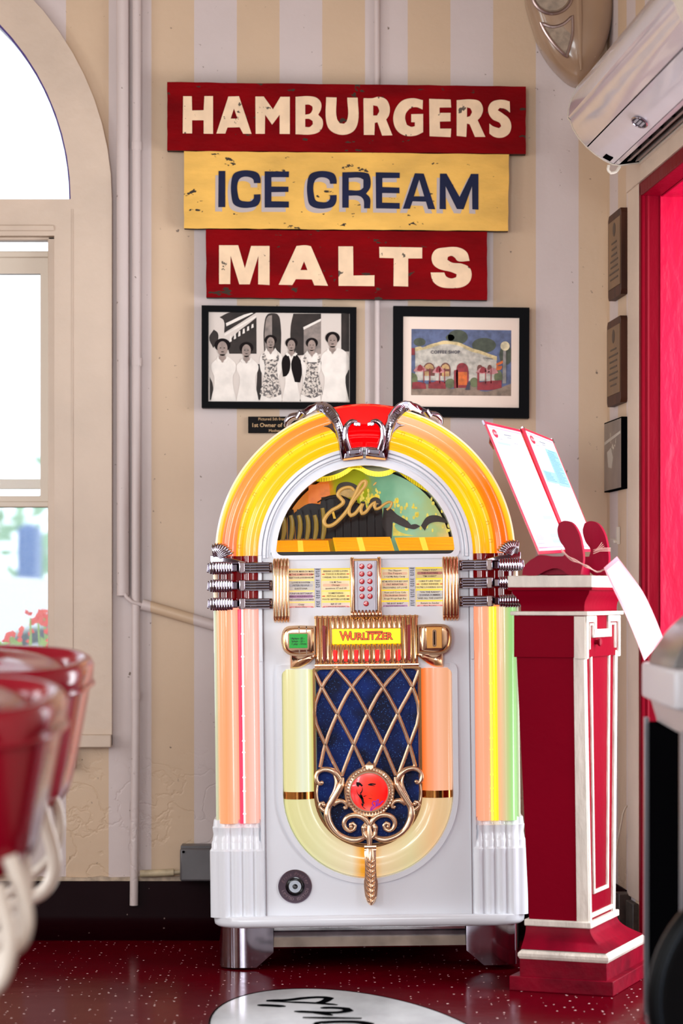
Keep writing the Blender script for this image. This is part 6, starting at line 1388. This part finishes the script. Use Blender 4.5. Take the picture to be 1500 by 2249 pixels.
# ================================================================ red tub chairs at the left
m_vinyl = mat('red_vinyl', (150, 2, 34), .22, coat=.35); m_tubew = mat('cream_enamel_tube', (228, 218, 205), .25, coat=.3)
def chair(label, Y, xr, zrim, half, depth, zbot, shrink, loops, curve):
    t = thing('tub_chair', label, 'chair', (0, 0, 0), group=None)
    cxr = xr-half
    def ring(z, k, inner=0, dz=0):
        P = []
        for i in range(48):
            a = 2*PI*i/48; c_, s_ = math.cos(a), math.sin(a); e = .55
            x = cxr+(half*k-inner)*math.copysign(abs(c_)**e, c_); y = Y+(depth*k-inner)*math.copysign(abs(s_)**e, s_)
            P.append((x, y, z+dz+curve*(x-xr)+.02*s_))
        return P
    H = zrim-zbot
    mb = MB(); R = [ring(zbot, shrink*.9), ring(zbot+.01, shrink)]
    for i in range(1, 7): R.append(ring(zbot+H*.85*i/6, lerp(shrink, 1, (i/6)**.8)-.012))
    R += [ring(zrim-.05, .985), ring(zrim-.048, 1.0), ring(zrim-.012, 1.01), ring(zrim, .985), ring(zrim+.004, .95), ring(zrim, .9), ring(zrim-.02, .86), ring(zrim-.06, .84), ring(zrim-.065, .1)]
    mb.rings(R); obj('padded_tub', mb, m_vinyl, t, ang=60)
    mb = MB(); mb.tube(ring(zrim-.049, 1.002), .0045, 8, closed=True); obj('piping', mb, m_vinyl, t)
    mb = MB(); R = [ring(zrim-.062, .80), ring(zrim-.035, .82), ring(zrim-.014, .76), ring(zrim-.004, .6), ring(zrim, .3), ring(zrim, .05)]; mb.rings(R); obj('seat_cushion', mb, m_vinyl, t, ang=60)
    for pts, r in loops:
        mb = MB(); mb.tube([W(px, py, Yy) for px, py, Yy in pts], r, 14, sub=6); obj('leg', mb, m_tubew, t, ang=70)
    return t
YA, YBc = 4.7, 3.7
chair('red vinyl tub chair with cream tubular legs at the left edge, the farther one', YA, (196-750)/FPX*YA, fz(1452, YA), .23, .23, fz(1760, YA), .80,
      [([(108,1735,4.6),(124,1768,4.6),(131,1805,4.6),(126,1850,4.6),(108,1885,4.6),(60,1930,4.6),(-40,2020,4.6),(-75,2200,4.6),(-80,2460,4.6)], .0105),
       ([(86,1750,4.45),(97,1800,4.45),(112,1850,4.45),(120,1895,4.45),(112,1935,4.45),(90,1962,4.45),(62,1975,4.45),(10,2000,4.45),(-60,2100,4.45),(-70,2300,4.45),(-70,2503,4.45)], .0135)], -.02)
chair('red vinyl tub chair with cream tubular legs at the left edge, the nearer one', YBc, (133-750)/FPX*YBc, fz(1530, YBc), .235, .235, fz(1900, YBc), .80,
      [([(38,1850,3.65),(52,1900,3.65),(58,1950,3.65),(52,1990,3.65),(36,2030,3.65),(0,2060,3.65),(-70,2150,3.65),(-75,2400,3.65),(-75,2762,3.65)], .011),
       ([(20,1880,3.55),(38,1930,3.55),(52,1980,3.55),(56,2030,3.55),(44,2068,3.55),(20,2090,3.55),(-60,2180,3.55),(-90,2400,3.55),(-90,2803,3.55)], .0125),
       ([(-8,1940,3.5),(8,2000,3.5),(20,2050,3.5),(18,2100,3.5),(2,2150,3.5),(-40,2200,3.5),(-90,2400,3.5),(-95,2825,3.5)], .012)], -.02)

# ================================================================ dark cart at the right edge
cart = thing('service_cart', 'black service cart with white top edge and large wheel, cut by the right edge', 'cart')
YK = 4.85
def kx(px, Y=YK): return (px-750)/FPX*Y
def kz(py, Y=YK): return 1-(py-HZ)/FPX*Y
mb = MB(); o_ = [(kx(1434), YK-.1), (kx(1437), YK-.3), (kx(1437)+.5, YK-.3), (kx(1437)+.5, YK+.3), (kx(1450), YK+.3), (kx(1442), YK+.1)]
mb.rings([[(x, y, kz(1545)) for x, y in o_], [(x, y, kz(1462)) for x, y in o_]]); obj('top_edge', mb, mat('white_laminate', (206, 206, 212), .35), cart, bevel=.008, seg=3)
mb = MB(); mb.rings([[(x+dx, y, z) for x, y in o_] for dx, z in ((.045, kz(1660)), (.03, kz(1590)), (.018, kz(1546)))]); obj('apron_panel', mb, mat('pale_grey_panel', (190, 180, 180), .4), cart, bevel=.003)
mb = MB(); mb.box(kx(1462), kx(1462)+.45, YK-.28, YK+.28, .12, kz(1600)); obj('body_panel', mb, m_black, cart, bevel=.004)
mb = MB(); mb.box(kx(1452), kx(1463), YK-.285, YK-.265, .1, kz(1590)); mb.box(kx(1452), kx(1463), YK+.265, YK+.285, .1, kz(1590)); mb.box(kx(1452), kx(1463), YK-.285, YK+.285, .1, .12)
obj('metal_frame', mb, mat('grey_metal', (150, 150, 155), .3, .8), cart, bevel=.001)
for px in (1478, 1492):
    mb = MB(); mb.box(kx(px), kx(px)+.006, YK-.287, YK-.279, .14, kz(1640)); obj('body_rib', mb, mat('blue_black_edge', (20, 30, 42), .35), cart) 
Yw = 4.50; rw = 1.0/(1+0)  # wheel rolls on the floor
s_w = FPX/Yw; rwheel = .248; wcx = (1714-750)/FPX*Yw
mb = MB()
mb.lathe([(rwheel-.035, -.02), (rwheel-.012, -.022), (rwheel, -.012), (rwheel, .012), (rwheel-.012, .022), (rwheel-.035, .02)], 64, lambda p: (wcx+p[0], Yw-p[2], rwheel+p[1])); w_ = obj('wheel', mb, mat('black_rubber', (8, 9, 12), .4, spec=.1), cart, ang=60)
mb = MB(); mb.lathe([(rwheel-.034, -.008), (rwheel-.034, .012), (.03, .016), (.03, .03), (0, .03), (0, -.03), (.03, -.03), (.03, -.008)], 48, lambda p: (wcx+p[0], Yw-p[2], rwheel+p[1])); obj('wheel_disc', mb, m_black, w_)
for rr in (.226, .233): 
    mb = MB(); mb.tube([(wcx+rr*math.cos(2*PI*i/64), Yw-.0205, rwheel+rr*math.sin(2*PI*i/64)) for i in range(64)], .0014, 6, closed=True); obj('wheel_groove', mb, mat('dark_blue_rubber', (40, 52, 66), .3, spec=.2), w_)
mb = MB(); mb.tube([(wcx, Yw-.03, rwheel), (wcx, YK, rwheel)], .012, 12); obj('axle', mb, m_black, cart)
# grey rounded cover standing on the cart
mb = MB(); P = smooth([(kx(1446), 0, kz(1461)), (kx(1452), 0, kz(1440)), (kx(1470), 0, kz(1410)), (kx(1500), 0, kz(1374)), (kx(1560), 0, kz(1330)), (kx(1650), 0, kz(1310)), (kx(1760), 0, kz(1330)), (kx(1800), 0, kz(1461))], sub=5, corner=60)
R = []
for y_, k_ in ((YK-.2, .97), (YK-.18, 1), (YK+.15, 1), (YK+.17, .97)):
    R.append([(kx(1620)+(p.x-kx(1620))*k_, y_, kz(1461)+(p.z-kz(1461))*k_) for p in P])
mb.rings(R); tag(obj('domed_cover', mb, mat('brushed_grey_cover', (120, 118, 118), .3, .6), ang=60), 'grey domed cover standing on the white cart top', 'cover')
